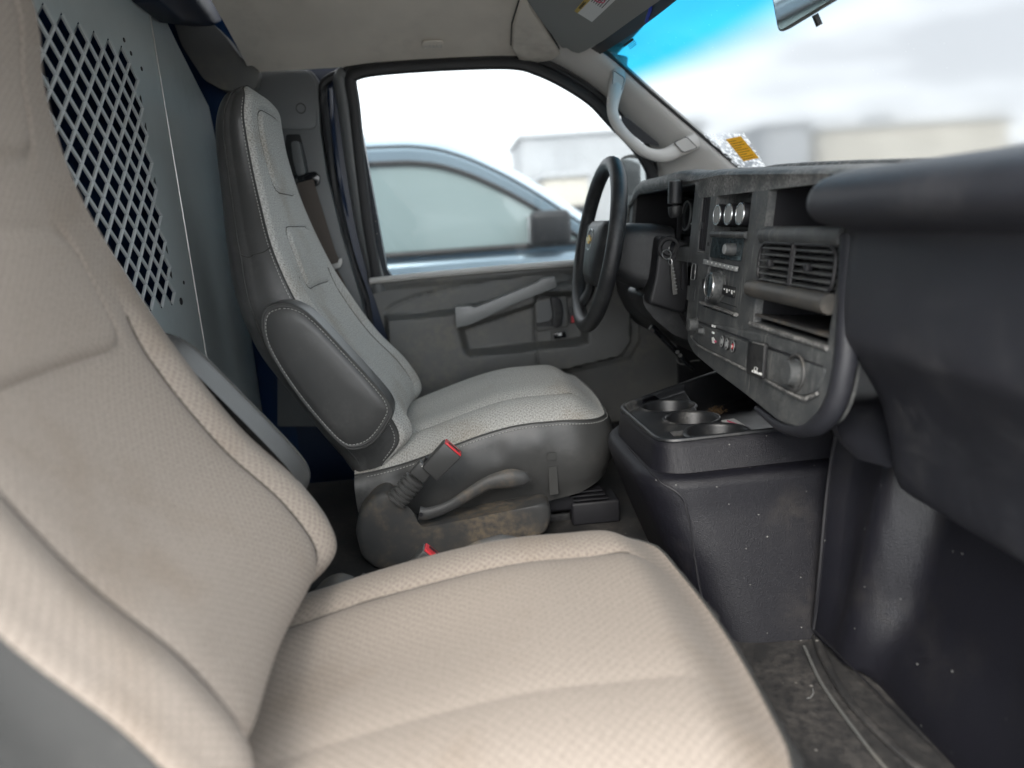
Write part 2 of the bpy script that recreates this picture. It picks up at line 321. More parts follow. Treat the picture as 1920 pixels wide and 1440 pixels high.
DUST = (.34, .30, .25)
M = dict(
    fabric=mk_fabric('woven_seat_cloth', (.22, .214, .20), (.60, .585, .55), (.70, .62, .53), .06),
    fabric_lit=mk_fabric('door_lit_seat_cloth', (.180, .151, .127), (.320, .277, .238), (.80, .74, .67), .14, .13),  # copy of the driver seat cloth with the warm door light in its colour
    fabric_rib=mk_fabric('bolster_cloth', (.30, .27, .235), (.56, .52, .46), (.72, .66, .58), .9),
    vinyl=mk('grey_seat_vinyl', (.056, .056, .055), .36, spec=.45, grain=.2, gscale=700, gkind='leather', var=.12, vscale=9, dust=(.20, .19, .175), damt=.16, dscale=14),
    seam=mk('seam_thread_dark', (.045, .045, .043), .7),
    stitch=mk('pale_stitch_thread', (.30, .30, .28), .8),
    trim=mk('grey_trim_plastic', (.125, .127, .123), .5, grain=.2, gscale=1100, gkind='leather', var=.12, vscale=8, dust=(.27, .24, .19), damt=.35, dscale=7),
    trim_dirty=mk('dirty_grey_plastic', (.055, .055, .055), .5, grain=.2, gscale=1100, gkind='leather', dust=(.20, .155, .105), damt=.75, dscale=9, dlo=.44, dhi=.66),
    pillar=mk('grey_pillar_plastic', (.58, .565, .54), .48, grain=.15, gscale=1200, gkind='leather', var=.08, vscale=6),
    bpillar=mk('dark_grey_pillar_plastic', (.13, .137, .14), .45, grain=.15, gscale=1200, gkind='leather', var=.1, vscale=6),
    dash=mk('dusty_black_dash', (.052, .056, .059), .46, grain=.3, gscale=1300, gkind='leather', dust=(.26, .26, .245), damt=.55, dscale=26, dlo=.34, dhi=.80, streak=(.36, .355, .34)),
    dashtop=mk('dusty_dash_pad', (.055, .057, .058), .5, grain=.3, gscale=1300, gkind='leather', dust=(.45, .44, .42), damt=.8, dscale=24, dlo=.30, dhi=.70),
    pad=mk('black_dash_pad', (.022, .023, .029), .44, grain=.3, gscale=1000, gkind='leather', dust=(.14, .135, .135), damt=.2, dscale=9, var=.1),
    blackvinyl=mk('black_console_vinyl', (.008, .008, .0115), .46, spec=.28, grain=.5, gscale=420, gkind='leather', dust=(.13, .115, .095), damt=.40, dscale=4.2, dlo=.49, dhi=.76, spots=(.36, .36, .34), sscale=120, sthr=.12, bumpd=.0012),
    toevinyl=mk('black_toe_vinyl', (.010, .010, .014), .36, spec=.5, grain=.3, gscale=420, gkind='leather', dust=(.10, .09, .075), damt=.14, dscale=7, dlo=.50, dhi=.80, spots=(.36, .36, .34), sscale=90, sthr=.12, bumpd=.0012),
    tray=mk('worn_black_tray', (.013, .014, .016), .36, grain=.2, gscale=900, dust=(.22, .21, .19), damt=.4, dscale=16, dlo=.50, dhi=.75),
    black=mk('matt_black_plastic', (.012, .012, .014), .5, dust=(.12, .12, .11), damt=.3, dscale=12),
    hole=mk('black_recess', (.010, .010, .013), .6),
    gloss=mk('gloss_black', (.010, .011, .013), .12),
    screen=mk('reflection_toned_glass', (.06, .08, .09), .10, var=.4, vscale=60),  # bluish reflection on the glass put into the base colour
    wheel=mk('black_wheel_leather', (.018, .019, .021), .40, grain=.35, gscale=900, gkind='leather', dust=(.15, .15, .14), damt=.25, dscale=20),
    chrome=mk('silver_trim', (.62, .63, .64), .25, metal=.9),
    steel=mk('worn_steel', (.45, .45, .44), .35, metal=.9),
    rubber=mk('dirty_rubber_mat', (.022, .022, .023), .6, grain=.4, gscale=300, dust=(.115, .105, .095), damt=.6, dscale=11, dlo=.34, dhi=.72, spots=(.3, .29, .27), sscale=60),
    bars=mk('bright_mesh_steel', (.62, .66, .67), .28, metal=.35, spec=.7),
    pull=mk('satin_grey_pull', (.17, .175, .175), .34, spec=.6, grain=.1, gscale=1100, gkind='leather'),
    seamshade=mk('shaded_seam_thread', (.05, .042, .034), .9),  # seam thread and the shadow of its groove in one dark tone
    bar=mk('dusty_bar', (.055, .053, .050), .45, dust=(.19, .165, .135), damt=.5, dscale=20, dlo=.4, dhi=.7),
    jamb=mk('dark_blue_jamb', (.006, .018, .05), .35),
    bulk=mk('grey_painted_steel', (.46, .52, .53), .30, var=.08, vscale=4, dust=(.24, .25, .25), damt=.15, dscale=6),
    blue=mk('blue_van_paint', (.006, .028, .085), .3, coat=.5),
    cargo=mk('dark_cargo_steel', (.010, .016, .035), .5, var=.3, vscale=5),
    liner=mk('headliner_cloth', (.74, .69, .62), .95, spec=.1, grain=.3, gscale=900, var=.10, vscale=5, dust=(.2, .18, .16), damt=.25, dscale=4),
    visor=mk('grey_visor_vinyl', (.27, .27, .255), .7, grain=.25, gscale=700),
    white=mk('white_print', (.78, .78, .76), .6), paper=mk('white_label', (.72, .72, .70), .5), pink=mk('pink_print', (.70, .12, .22), .6),
    ink=mk('black_print', (.03, .03, .03), .6), yellow=mk('yellow_card', (.62, .43, .07), .55, var=.15, vscale=40), red=mk('red_plastic', (.55, .03, .04), .35),
    gold=mk('gold_badge', (.75, .52, .18), .3, metal=.6), greyprint=mk('grey_print', (.30, .31, .31), .6),
    web=mk('brown_belt_webbing', (.085, .070, .060), .8, grain=.4, gscale=700),
    seal=mk('black_rubber_seal', (.012, .013, .015), .55), bluecord=mk('blue_cord', (.02, .05, .55), .5),
    frit=mk('black_glass_border', (.008, .009, .011), .35),
    glass=mk_glass('side_glass', (.33, .345, .35), dirt=.10, soft=(1.05, .24)),
    wglass=mk_glass('windscreen_glass', (.275, .285, .292), band=((.012, .16, .26), .64, .84), dirt=.05, soft=(1.011, .95)),
    asphalt=mk('light_bounce_lot', (.24, .235, .225), .6, grain=.5, gscale=90, var=.3, vscale=.7, bumpd=.004),  # lot colour raised to bounce light up into the cab
    truckpaint=mk('silver_blue_paint', (.40, .54, .64), .22, metal=.35, coat=.6), truckdark=mk('truck_black_trim', (.03, .032, .035), .4),
    truckglass=mk('sky_toned_truck_glass', (.38, .49, .49), .06, spec=.8), cream=mk('hazed_cream_cladding', (.86, .82, .73), .8, var=.12, vscale=.4),  # truck panes carry the reflected sky, cladding the haze, as base colour
    grey=mk('hazed_grey_cladding', (.62, .64, .66), .8, var=.1, vscale=.5), roofm=mk('hazed_roof_grey', (.64, .66, .68), .8), winm=mk('dark_pane', (.04, .05, .06), .1),  # cladding and roof paled to paint in the haze
    leaf=mk('evergreen_leaf', (.045, .065, .045), .8, var=.4, vscale=3), bark=mk('bark', (.07, .06, .05), .9),
    dirt=mk('rust_brown_dirt', (.16, .10, .05), .9, var=.5, vscale=90), teal=mk('mirror_glass', (.75, .78, .78), .03, metal=1.0),
    sidemirror=mk('dull_mirror_glass', (.52, .55, .55), .15, metal=.6, spots=(.75, .76, .75), sscale=260, sthr=.2),
)
# ------------------------------------------------------------------ outside: ground, parked truck, buildings
def quad(a, b, c, d): return MB().add([a, b, c, d], [(0, 1, 2, 3)])
struct(quad((-250, -250, 0), (250, -250, 0), (250, 250, 0), (-250, 250, 0)).build('ground', M['asphalt']))

def building(name, label, c, sz, mat, wins, extra=None):
    """box building facing -x/-y with recessed window rows"""
    t = thing(name, label, 'building', (c[0], c[1], 0))
    x0, x1, y0, y1, h = c[0]-sz[0]/2, c[0]+sz[0]/2, c[1]-sz[1]/2, c[1]+sz[1]/2, sz[2]
    MB().box((c[0], c[1], h/2), (sz[0], sz[1], h)).build('wall', mat, t, bevel=.05, seg=1)
    MB().box((c[0], c[1], h+.12), (sz[0]+.4, sz[1]+.4, .25)).build('roof', M['roofm'], t, bevel=.04, seg=1)
    n, zz, ww, hh = wins
    for i in range(n):
        y = y0+(i+.5)*sz[1]/n
        w = MB().box((x0-.03, y, zz), (.10, ww, hh)).build('window', M['truckdark'], t)
        MB().box((x0-.085, y, zz), (.02, ww-.2, hh-.2)).build('pane', M['winm'], w)
    for i in range(max(2, n//2)):
        x = x0+(i+.5)*sz[0]/max(2, n//2)
        w = MB().box((x, y0-.03, zz), (ww, .10, hh)).build('window', M['truckdark'], t)
        MB().box((x, y0-.085, zz), (ww-.2, .02, hh-.2)).build('pane', M['winm'], w)
    return t
building('warehouse_building', 'pale grey box building seen through the windscreen behind the yellow card', (19.0, 43.5, 0), (2.6, 7.0, 5.6), M['grey'], (3, .8, 1.2, 1.2))
b2 = building('commercial_building', 'long cream clad building seen across the lot through the windscreen', (27.2, 45.5, 0), (11.6, 9.0, 5.3), M['cream'], (5, 1.9, 1.3, 1.3))
MB().box((25.6, 42.5, 5.85), (1.3, 1.6, .7)).build('rooftop_unit', M['grey'], b2, bevel=.08)
building('annex_building', 'low grey building at the far right end of the cream one', (38.0, 45.5, 0), (9.0, 8.0, 3.6), M['grey'], (3, 1.8, 1.2, 1.1))
building('storage_building', 'pale grey building seen through the driver side window', (9.2, 44.0, 0), (10.0, 7.5, 6.0), M['grey'], (4, 2.4, 1.2, 1.2))
building('depot_building', 'small tan building in front of the pale grey one beyond the truck bonnet', (5.9, 37.0, 0), (2.2, 4.0, 3.4), M['cream'], (2, 1.5, .8, .9))
# pickup parked alongside: real cab with roof rail, door, panes, mirror
def TY(u, v, y=2.45): return PY(u, v, y)
tk = thing('parked_truck', 'silver blue pickup truck parked close beside the driver door', 'truck', (0, 2.9, 0))
side = [(-2.2, 1.945), (-1.2, 1.96)]+[tuple(TY(u, v)[[0, 2]]) for u, v in ((690, 250), (790, 250), (860, 266), (930, 296), (1000, 335), (1080, 388), (1130, 422))]
side = np.array(side)
roofc = spline(side, 40)
# body below the glass
belt = TY(690, 492)[2]
body = [(-2.4, .55), (-2.4, belt), (1.02, belt), (1.1, 1.22), (2.05, 1.14), (2.22, .95), (2.22, .5)]
YT0, YT1 = 2.42, 4.25
MB().prism([(x, YT0+.0, z) for x, z in body], (0, YT1-YT0, 0)).build('body', M['truckpaint'], tk, bevel=.06, seg=4)
# cab greenhouse: roof skin + pillar rail as a band that follows the roof curve
G = []
for x, z in roofc:
    row = []
    for q in np.linspace(0, 1, 14):
        y = YT0+.06+.10*(1-math.cos(min(q*6, 1)*pi/2))+(YT1-YT0-.32)*q
        row.append((x, YT0+.04+(YT1-YT0-.08)*q, z+.03*math.sin(pi*q)-.0*q-.05*max(0, 1-q*14)))
    G.append(row)
MB().grid(G).build('cab_roof', M['truckpaint'], tk)
def band(curve, dz0, dz1, y0, y1):
    return [[(x, y0, z-dz0), (x, y1, z-dz1)] for x, z in curve]
MB().grid([[(x, YT0+.04, z-.05), (x, YT0+.015, z-.085), (x, YT0+.02, z-.135)] for x, z in roofc]).build('door_frame', M['truckpaint'], tk)
MB().tube([(x, YT0+.022, z-.066) for x, z in roofc], .006, 6).build('roof_seam', M['truckdark'], tk)
MB().tube([(x, YT0+.012, z-.143) for x, z in roofc], .012, 6).build('window_seal', M['truckdark'], tk)
gp = [[(x, YT0+.025, z-.14), (x, YT0+.005, min(belt+.01, z-.15))] for x, z in roofc if z-.14 > belt+.02]
MB().grid(gp).build('window_pane', M['truckglass'], tk)
MB().tube([(-2.3, YT0-.012, belt+.012), (.95, YT0-.012, belt+.012)], .016, 8).build('belt_moulding', M['truckdark'], tk)
MB().box((-.95, YT0+.005, 1.62), (.10, .03, .52)).build('door_pillar', M['truckdark'], tk)
# far side glass so that light comes through the cab, seats inside
for sx in (-.55,):
    MB().prism([(sx-.1, YT0+.3, 1.1), (sx+.15, YT0+.3, 1.1), (sx-.02, YT0+.3, 1.75), (sx-.16, YT0+.3, 1.75)], (0, .5, 0)).build('seat', M['truckdark'], tk, bevel=.05)
mc = TY(1035, 432, 2.33)
mm = MB().box(mc, (.20, .12, .17)).build('side_mirror', M['truckdark'], tk, bevel=.035, seg=4)
MB().box(mc+np.array((-.105, 0, 0)), (.012, .09, .13)).build('mirror_glass', M['sidemirror'], mm, bevel=.004)
MB().tube([mc+np.array((0, .03, -.05)), (mc[0]+.02, YT0+.02, belt+.03)], .03, 8).build('mirror_arm', M['truckdark'], tk)
for wx in (1.5, -1.9):
    w = MB().lathe((wx, YT0-.02, .38), (0, 1, 0), [(0, .2), (0, .36), (.03, .38), (.22, .38), (.25, .34), (.25, .2)], 28).build('wheel', M['rubber'], tk)
    MB().lathe((wx, YT0-.025, .38), (0, 1, 0), [(0, .02), (.0, .05), (.02, .19), (.05, .215), (.06, .1)], 20).build('rim', M['steel'], w)

# ------------------------------------------------------------------ van shell
vb = thing('van_body', 'blue painted van shell and dark cargo hold behind the grey partition', 'van', (0, 0, .5))
MB().box((-1.1, 0, 2.2), (3.4, 1.8, .03)).build('roof_panel', M['blue'], vb)
for s in (1, -1):
    MB().prism([(-3.2, s*.93, .5), (-.42, s*.93, .5), (-.42, s*.93, 1.5), (-.42, s*.85, 2.05), (-.42, s*.80, 2.2), (-3.2, s*.80, 2.2)], (0, s*.03, 0)).build('cargo_side', M['blue'], vb)
MB().prism([(-.50, .895, .55), (-.12, .895, .55), (-.14, .895, 1.30), (-.20, .895, 1.40), (-.235, .85, 1.93), (-.50, .85, 1.95)], (0, .03, 0)).build('body_pillar', M['jamb'], vb)
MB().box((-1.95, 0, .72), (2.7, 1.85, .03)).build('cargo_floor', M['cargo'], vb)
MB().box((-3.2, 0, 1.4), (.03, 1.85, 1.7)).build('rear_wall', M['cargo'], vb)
for s in (1, -1):
    MB().prism([(.62, s*.93, .45), (1.95, s*.90, .45), (2.0, s*.88, 1.15), (1.0, s*.90, 1.42), (.62, s*.93, 1.40)], (0, s*.03, 0)).build('front_wing', M['blue'], vb)
G = [[(x, y, z+.05*(1-(y/.9)**2)) for y in np.linspace(-.9, .9, 13)] for x, z in ((.98, 1.46), (1.3, 1.40), (1.7, 1.30), (1.98, 1.16))]
MB().grid(G).build('bonnet', M['blue'], vb)
MB().box((1.02, 0, 1.05), (.03, 1.84, .80)).build('firewall', M['hole'], vb)
MB().box((.98, 0, 1.40), (.22, 1.84, .05)).build('cowl', M['black'], vb)
# cargo shelving glimpsed through the diamonds
sh = thing('cargo_shelf', 'grey steel shelf standing in the dark hold behind the mesh', 'shelf', (-1.25, .30, .75))
MB().box((-1.1, .36, 1.865), (.5, .5, .02)).build('shelf_board', M['bulk'], sh)
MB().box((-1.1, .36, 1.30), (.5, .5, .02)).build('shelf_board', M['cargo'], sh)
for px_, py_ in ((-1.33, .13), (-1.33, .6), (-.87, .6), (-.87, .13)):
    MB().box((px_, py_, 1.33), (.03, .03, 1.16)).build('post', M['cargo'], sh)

# floor: one sheet with the step wells at both doors
G = []
for x in np.linspace(-.6, 1.0, 24):
    row = []
    for y in np.concatenate([np.linspace(-.90, -.72, 4), np.linspace(-.70, .68, 24), np.linspace(.70, .90, 4)]):
        row.append((x, y, .88 if -.71 < y < .69 else .70))
    G.append(row)
struct(MB().grid(G).build('floor', M['rubber'], ang=30))
# raised rubber mat with curled edge under the driver
mt = MB()
pts = fillet([PZ(u, v, .884) for u, v in ((985, 985), (1140, 948), (1290, 940), (1330, 1060), (1120, 1120))], .03)
mt.prism(pts, (0, 0, .006))
tag(mt.build('floor_mat', M['rubber'], bevel=.002, seg=1), 'dirty black rubber mat on the floor ahead of the driver seat', 'floor mat')

# headliner ---------------------------------------------------------------
def HL(x, y):
    a = 1.905+.17*(1-np.minimum(np.abs(y)/.8, 1)**2.2)*(1-sstep(.05, .42, x)) - .012*sstep(.1, .42, x)
    return a
def PH(u, v, off=0.0):
    d = ray(u, v); ts = np.linspace(.8, 3.0, 900); P = CAM+ts[:, None]*(d/d[1])
    k = np.argmax(P[:, 2]*0+(HL(P[:, 0], P[:, 1])-off-P[:, 2]) <= 0) if False else None
    g = HL(P[:, 0], P[:, 1])-off-P[:, 2]
    i = int(np.argmin(np.abs(g))); return P[i]
G = []
for x in np.linspace(-.47, .435, 40):
    row = []
    for y in np.linspace(-.80, .80, 60):
        z = float(HL(x, y)); e = max(0, abs(y)-.78)
        row.append((x, y, z-e*e*6))
    G.append(row)
hl = MB().grid(G)
lip = [[(-.47, y, float(HL(-.47, y))-max(0, abs(y)-.78)**2*6), (-.475, y, float(HL(-.47, y))+.05)] for y in np.linspace(-.80, .80, 60)]
hl.grid(lip)
ceil_ = struct(hl.build('ceiling', M['liner']))
ceil_['label'] = 'beige cloth headliner'
# stitched pocket bulge ahead of the driver
poly = [(975, -10), (960, 40), (958, 80), (972, 104), (1000, 111), (1035, 106), (1052, 94), (990, -10)]
ctr = np.mean([PH(u, v) for u, v in poly], 0)
bd = MB(); P3 = [PH(u, v, .003) for u, v in poly]
P3 = [np.array(p) for p in P3]
loops = []
for sc, of in ((1.0, .0), (.97, .010), (.9, .014), (.6, .016), (.2, .016), (.0001, .016)):
    loops.append([ctr*(1-sc)+p*sc-np.array((0, 0, of)) for p in P3])
bd.loft(loops, False); pk = bd.build('headliner_pad', M['liner'], ceil_)
MB().tube([p-np.array((0, 0, .004)) for p in P3], .0022, 6).build('seam', M['seam'], ceil_)
# badge
ab = [PH(u, v, .004) for u, v in ((790, 75), (832, 74), (833, 91), (791, 92))]
bo = MB().prism(fillet(ab, .012, 6), (0, -.001, -.004)).build('airbag_badge', M['liner'], None, bevel=.0015)
tag(bo, 'small raised oval airbag badge on the headliner above the side window', 'badge')
text('lettering', 'AIRBAG', .0125, M['pillar'], bo, np.mean(ab, 0)+np.array((0, -.0025, -.0055)), ab[1]-ab[0], ab[0]-ab[3], .0006)

# grey moulded corner piece and dark roof rib at the rear of the headliner
rp = [PY(u, v, .78) for u, v in ((318, 22), (395, 40), (425, 70), (448, 105), (486, 132), (480, 168), (420, 170), (382, 150), (340, 85))]
tag(MB().prism(fillet(rp, .012, 4), (0, .10, 0)).build('corner_moulding', M['trim'], None, bevel=.012, seg=3), 'grey moulded corner cover behind the rear edge of the headliner', 'trim')
rp = [PX(u, v, -.50) for u, v in ((285, -30), (395, -30), (418, 40), (400, 48), (345, 40), (300, 2))]
tag(MB().prism(rp, (-.05, 0, 0)).build('roof_rib', M['cargo'], None, bevel=.006), 'dark blue roof rib between partition and headliner', 'roof rib')

# ------------------------------------------------------------------ partition with diamond cut-outs
bk = thing('partition', 'grey painted steel cargo partition with diamond mesh window behind the seats', 'partition', (-.55, 0, .88))
XB = -.55; PIT = .0478
cells = []
Y0, Z0 = .319, 1.822          # tip lattice
pan = bmesh.new()
# the sheet is built from cells of the lattice: each open cell is a square frame (bars) standing on its tip
half = PIT/2; bar = .0035
def inside(y, z):     # cell centre lies in the cut-out field
    return -.45 < y < .338-half*.9 and 1.402 < z < 1.825
open_cells = set()
for i in range(-40, 41):
    for j in range(-24, 5):
        y = Y0-half+i*half; z = Z0-half+j*half
        if (i+j) % 2: continue
        if inside(y, z): open_cells.add((i, j))
def cpos(i, j): return Y0-half+i*half, Z0-half+j*half
mesh_v = {}; vs = []; fs = []
def vid(y, z, x):
    k = (round(y, 5), round(z, 5), round(x, 5))
    if k not in mesh_v: mesh_v[k] = len(vs); vs.append((x, y, z))
    return mesh_v[k]
TH = .003
for (i, j) in open_cells:
    y, z = cpos(i, j); o = [(y, z+half), (y+half, z), (y, z-half), (y-half, z)]
    q = half-bar; n_ = [(y, z+q), (y+q, z), (y, z-q), (y-q, z)]
    for k in range(4):
        a, b, c, d = o[k], o[(k+1) % 4], n_[(k+1) % 4], n_[k]
        fs.append([vid(*a, XB+.0022), vid(*b, XB+.0022), vid(*c, XB), vid(*d, XB)]); fs.append([vid(*p, XB-TH) for p in (d, c, b, a)])
        fs.append([vid(*d, XB), vid(*c, XB), vid(*c, XB-TH), vid(*d, XB-TH)])
mb = MB(); mb.v = vs; mb.f = [tuple(f) for f in fs]; mb.uv = [(0, 0)]*len(vs)
mb.build('mesh_window', M['bars'], bk, ang=20)
# surrounding solid sheet: closed half cells along the saw-tooth edge, then plain sheet
sv = MB()
ys = sorted({round(cpos(i, j)[0], 5) for i, j in open_cells}); zs = sorted({round(cpos(i, j)[1], 5) for i, j in open_cells})
ymn, ymx, zmn, zmx = ys[0]-half, ys[-1]+half, zs[0]-half, zs[-1]+half
tri = []
ii = [i for i, j in open_cells]; jj = [j for i, j in open_cells]
for i in range(min(ii)-1, max(ii)+2):
    for j in range(min(jj)-1, max(jj)+2):
        if (i+j) % 2 or (i, j) in open_cells: continue
        y, z = cpos(i, j); o = [(y, z+half), (y+half, z), (y, z-half), (y-half, z)]
        o = [(min(max(a, ymn), ymx), min(max(b, zmn), zmx)) for a, b in o]
        if len({(round(a, 5), round(b, 5)) for a, b in o}) >= 3:
            c_ = []
            for p in o:
                if not c_ or abs(p[0]-c_[-1][0])+abs(p[1]-c_[-1][1]) > 1e-6: c_.append(p)
            sv.add([(XB, a, b) for a, b in c_], [tuple(range(len(c_)))])
YF = .425     # fold line
for a in ((-.86, ymn, .80, 1.97), (ymx, YF, .80, 1.97), (ymn, ymx, .80, zmn), (ymn, ymx, zmx, 1.97)):
    sv.add([(XB, a[0], a[2]), (XB, a[1], a[2]), (XB, a[1], a[3]), (XB, a[0], a[3])], [(0, 1, 2, 3)])
sv.build('panel', M['bulk'], bk, ang=20)
# folded wing panel, a bright worn edge at the fold
wing = [(XB-.004, YF+.002, .80), (XB-.03, .86, .80), (XB-.03, .86, 1.50), (XB-.03, .80, 1.83), (XB-.015, .60, 1.925), (XB-.004, .48, 1.985), (XB-.004, YF+.002, 2.0)]
MB().prism(wing, (-.003, 0, 0)).build('wing_panel', M['bulk'], bk)
MB().tube([(XB+.001, YF, .80), (XB+.001, YF, 1.97)], .0016, 6).build('folded_edge', M['steel'], bk)
for u, v in ((339, 565), (344, 530), (265, 129), (232, 75), (245, 100)):
    c = PX(u, v, XB)
    MB().lathe(c+np.array((.0, 0, 0)), (1, 0, 0), [(.0004, .0075 if v > 560 else .004), (.0012, .0072 if v > 560 else .0038)], 14).build('bolt_hole', M['hole'], bk)

# ------------------------------------------------------------------ driver door
NW = (0, 1, .136)
def PW(u, v, off=0.0): return PN(u, v, (0, .86+off, 1.385), NW)
dr = thing('driver_door', 'grey trimmed driver door with window and slanted pull handle', 'door', (.15, .9, .75))
NU, NV = 190, 130
xl = lambda z: -.247+(1.366-z)*.21
G = np.zeros((NU, NV, 3)); U = np.linspace(0, 1, NU); V = np.linspace(0, 1, NV)
zz = .70+(1.383-.70)*V
for a, u in enumerate(U):
    for b, z in enumerate(zz):
        x = xl(z)*(1-u)+.62*u; G[a, b] = (x, .87, z)
X, Z = G[..., 0], G[..., 2]
def dp2(pts): return [tuple(PY(u, v, .86)[[0, 2]]) for u, v in pts]
ra = dp2([(722, 592), (790, 589), (852, 580), (1000, 545), (1100, 518), (1182, 518), (1183, 640), (1165, 668), (1060, 694), (770, 755), (735, 755)])
H = .044*sstep(-.003, .011, sdf(ra, X, Z))
re = dp2([(858, 612), (1000, 565), (1000, 545), (1095, 545), (1101, 640), (1075, 646), (880, 667), (868, 655)])
H -= .046*sstep(-.002, .018, sdf(re, X, Z))
H -= .005*np.exp(-(sdline(dp2([(724, 584), (740, 572), (780, 556), (870, 535), (960, 522), (1045, 511), (1065, 514), (1085, 521), (1120, 518)]), X, Z)/.0035)**2)
H -= .006*np.exp(-(sdline(dp2([(1002, 545), (1003, 600), (1006, 712)]), X, Z)/.003)**2)
H += .008*sstep(.0, .02, Z-1.345)
low = dp2([(690, 770), (1060, 700), (1180, 672), (1200, 640), (1200, 500), (1290, 480), (1290, 1200), (690, 1200)])
H -= .006*sstep(-.001, .006, sdf(low, X, Z))
H -= .005*np.exp(-(sdline(dp2([(1185, 812), (1255, 806), (1380, 798)]), X, Z)/.003)**2)
G[..., 1] -= H
# roll the top of the panel outwards to the glass
G[:, -1, 1] += .02; G[:, -2, 1] += .003
MB().grid(G).build('door_panel', M['trim'], dr, ang=50)
MB().tube([PW(u, v, -.012) for u, v in ((694, 527), (800, 516), (950, 503), (1090, 492), (1225, 480))], .012, 10, flat=.009).build('window_sill', M['pillar'], dr)
hp = [(852.6, 576), (882.5, 573.7), (889.8, 577.4), (1010, 529), (1017, 522.7), (1041, 519.4), (1044.7, 538.4), (966, 569), (882, 609.5), (855, 615)]
MB().prism(fillet([PY(u, v, .788) for u, v in hp], [.003, .008, .02, .02, .008, .003, .004, .03, .02, .004], 4), (0, .036, 0)).build('pull_handle', M['pull'], dr, bevel=.007, seg=4)
bz = fillet([PY(u, v, .862) for u, v in ((1001, 562), (1062, 553), (1066, 612), (1004, 622))], .012, 5)
hb = MB().prism(bz, (0, -.010, 0)).build('handle_bezel', M['trim'], dr, bevel=.004)
bz = fillet([PY(u, v, .851) for u, v in ((1006, 568), (1056, 560), (1060, 607), (1009, 616))], .010, 5)
MB().prism(bz, (0, -.0012, 0)).build('handle_dish', M['bpillar'], hb)
lv = [(1031, 558), (1040, 555), (1052, 562), (1057, 585), (1054, 612), (1042, 616), (1034, 610), (1034, 606), (1037, 590), (1034, 572)]
lever = MB().prism(fillet([PY(u, v, .832) for u, v in lv], .006, 4), (0, .014, 0)).build('door_handle', M['black'], dr, bevel=.004)
lk = [(1006, 607), (1030, 603), (1034, 598), (1037, 612), (1030, 612), (1007, 613)]
MB().prism([PY(u, v, .836) for u, v in lk], (0, .008, 0)).build('handle_catch', M['black'], lever, bevel=.001, seg=1)
sw = MB().prism(fillet([PY(u, v, .862) for u, v in ((1033, 624), (1064, 618), (1066, 634), (1035, 639))], .006, 4), (0, -.008, 0)).build('switch_bezel', M['trim'], dr, bevel=.002)
sk = MB().prism(fillet([PY(u, v, .852) for u, v in ((1038, 625.5), (1060, 621), (1062, 632), (1039, 636))], .003, 3), (0, -.004, 0)).build('window_switch', M['gloss'], sw, bevel=.0012)
MB().prism([PY(u, v, .8472) for u, v in ((1047, 625.4), (1053, 624.2), (1053, 629), (1047, 630))], (0, -.0006, 0)).build('switch_symbol', M['paper'], sk)
ls = MB().prism([PY(u, v, .835) for u, v in ((1067, 576), (1088, 573), (1089, 604), (1068, 607))], (0, -.004, 0)).build('lock_switch', M['black'], dr, bevel=.001)
MB().prism([PY(u, v, .8305) for u, v in ((1071, 592.5), (1087, 590), (1087.5, 602), (1071.5, 605))], (0, -.002, 0)).build('red_marker', M['red'], ls)
# frame, run channel, seal, pane
out = [(706, 522), (690, 430), (674, 300), (664, 200), (657, 152), (664, 140), (700, 131), (780, 124), (880, 119), (965, 119), (1010, 131), (1060, 155), (1110, 188), (1145, 225), (1200, 285), (1228, 345), (1232, 430), (1228, 484)]
po = spline([PW(u, v) for u, v in out], 90)
MB().tube(po, .0155, 8, flat=.012, updir=(0, 1, 0)).build('run_channel', M['seal'], dr)
fr = [(716, 530), (672, 420), (652, 300), (638, 200), (630, 155)]
MB().tube(spline([PW(u, v, .015) for u, v in ((712, 545), (683, 430), (662, 300), (649, 200), (640, 150), (650, 138))], 30), .021, 10, flat=.022, updir=(0, 1, 0)).build('window_frame', M['bpillar'], dr)
MB().tube(spline([PW(u, v, .02) for u, v in ((650, 137), (720, 123), (880, 110), (980, 110), (1060, 140), (1150, 205))], 30), .018, 10, flat=.02, updir=(0, 1, 0)).build('window_frame', M['seal'], dr)
gl = MB().add([PW(u, v, .012) for u, v in ((690, 530), (640, 110), (1000, 100), (1260, 260), (1260, 490))], [(0, 1, 2, 3, 4)])
gl.build('window_pane', M['glass'], dr)
# body opening seal with a line of blue paint showing
sealp = spline([PW(u, v, .02) for u, v in ((700, 700), (690, 580), (655, 470), (628, 350), (612, 240), (605, 170), (617, 148), (660, 130), (720, 117))], 50)
sl = tag(MB().tube(sealp, .011, 8).build('door_seal', M['seal']), 'black rubber door seal curving along the pillar and headliner', 'seal')
tag(MB().tube(spline([PW(u, v, .035) for u, v in ((712, 700), (702, 570), (668, 465), (640, 350), (624, 240), (619, 165))], 40), .006, 8).build('door_jamb', M['jamb']), 'thin strip of blue painted door jamb beside the rubber seal', 'door jamb')
# step-well grille below the door
kg = thing('kick_panel', 'black slatted kick panel low beside the driver footwell', 'kick panel', (.4, .86, .70))
MB().box((.42, .858, .80), (.5, .008, .24)).build('backing', M['hole'], kg)
MB().box((.80, .862, 1.05), (.40, .012, .60)).build('side_lining', M['hole'], kg)
for k in range(8):
    a = PY(1118, 838+12.5*k, .846); b = PY(1215, 826+12.5*k, .846)
    MB().tube([a, b], .0042, 8).build('slat', M['black'], kg)

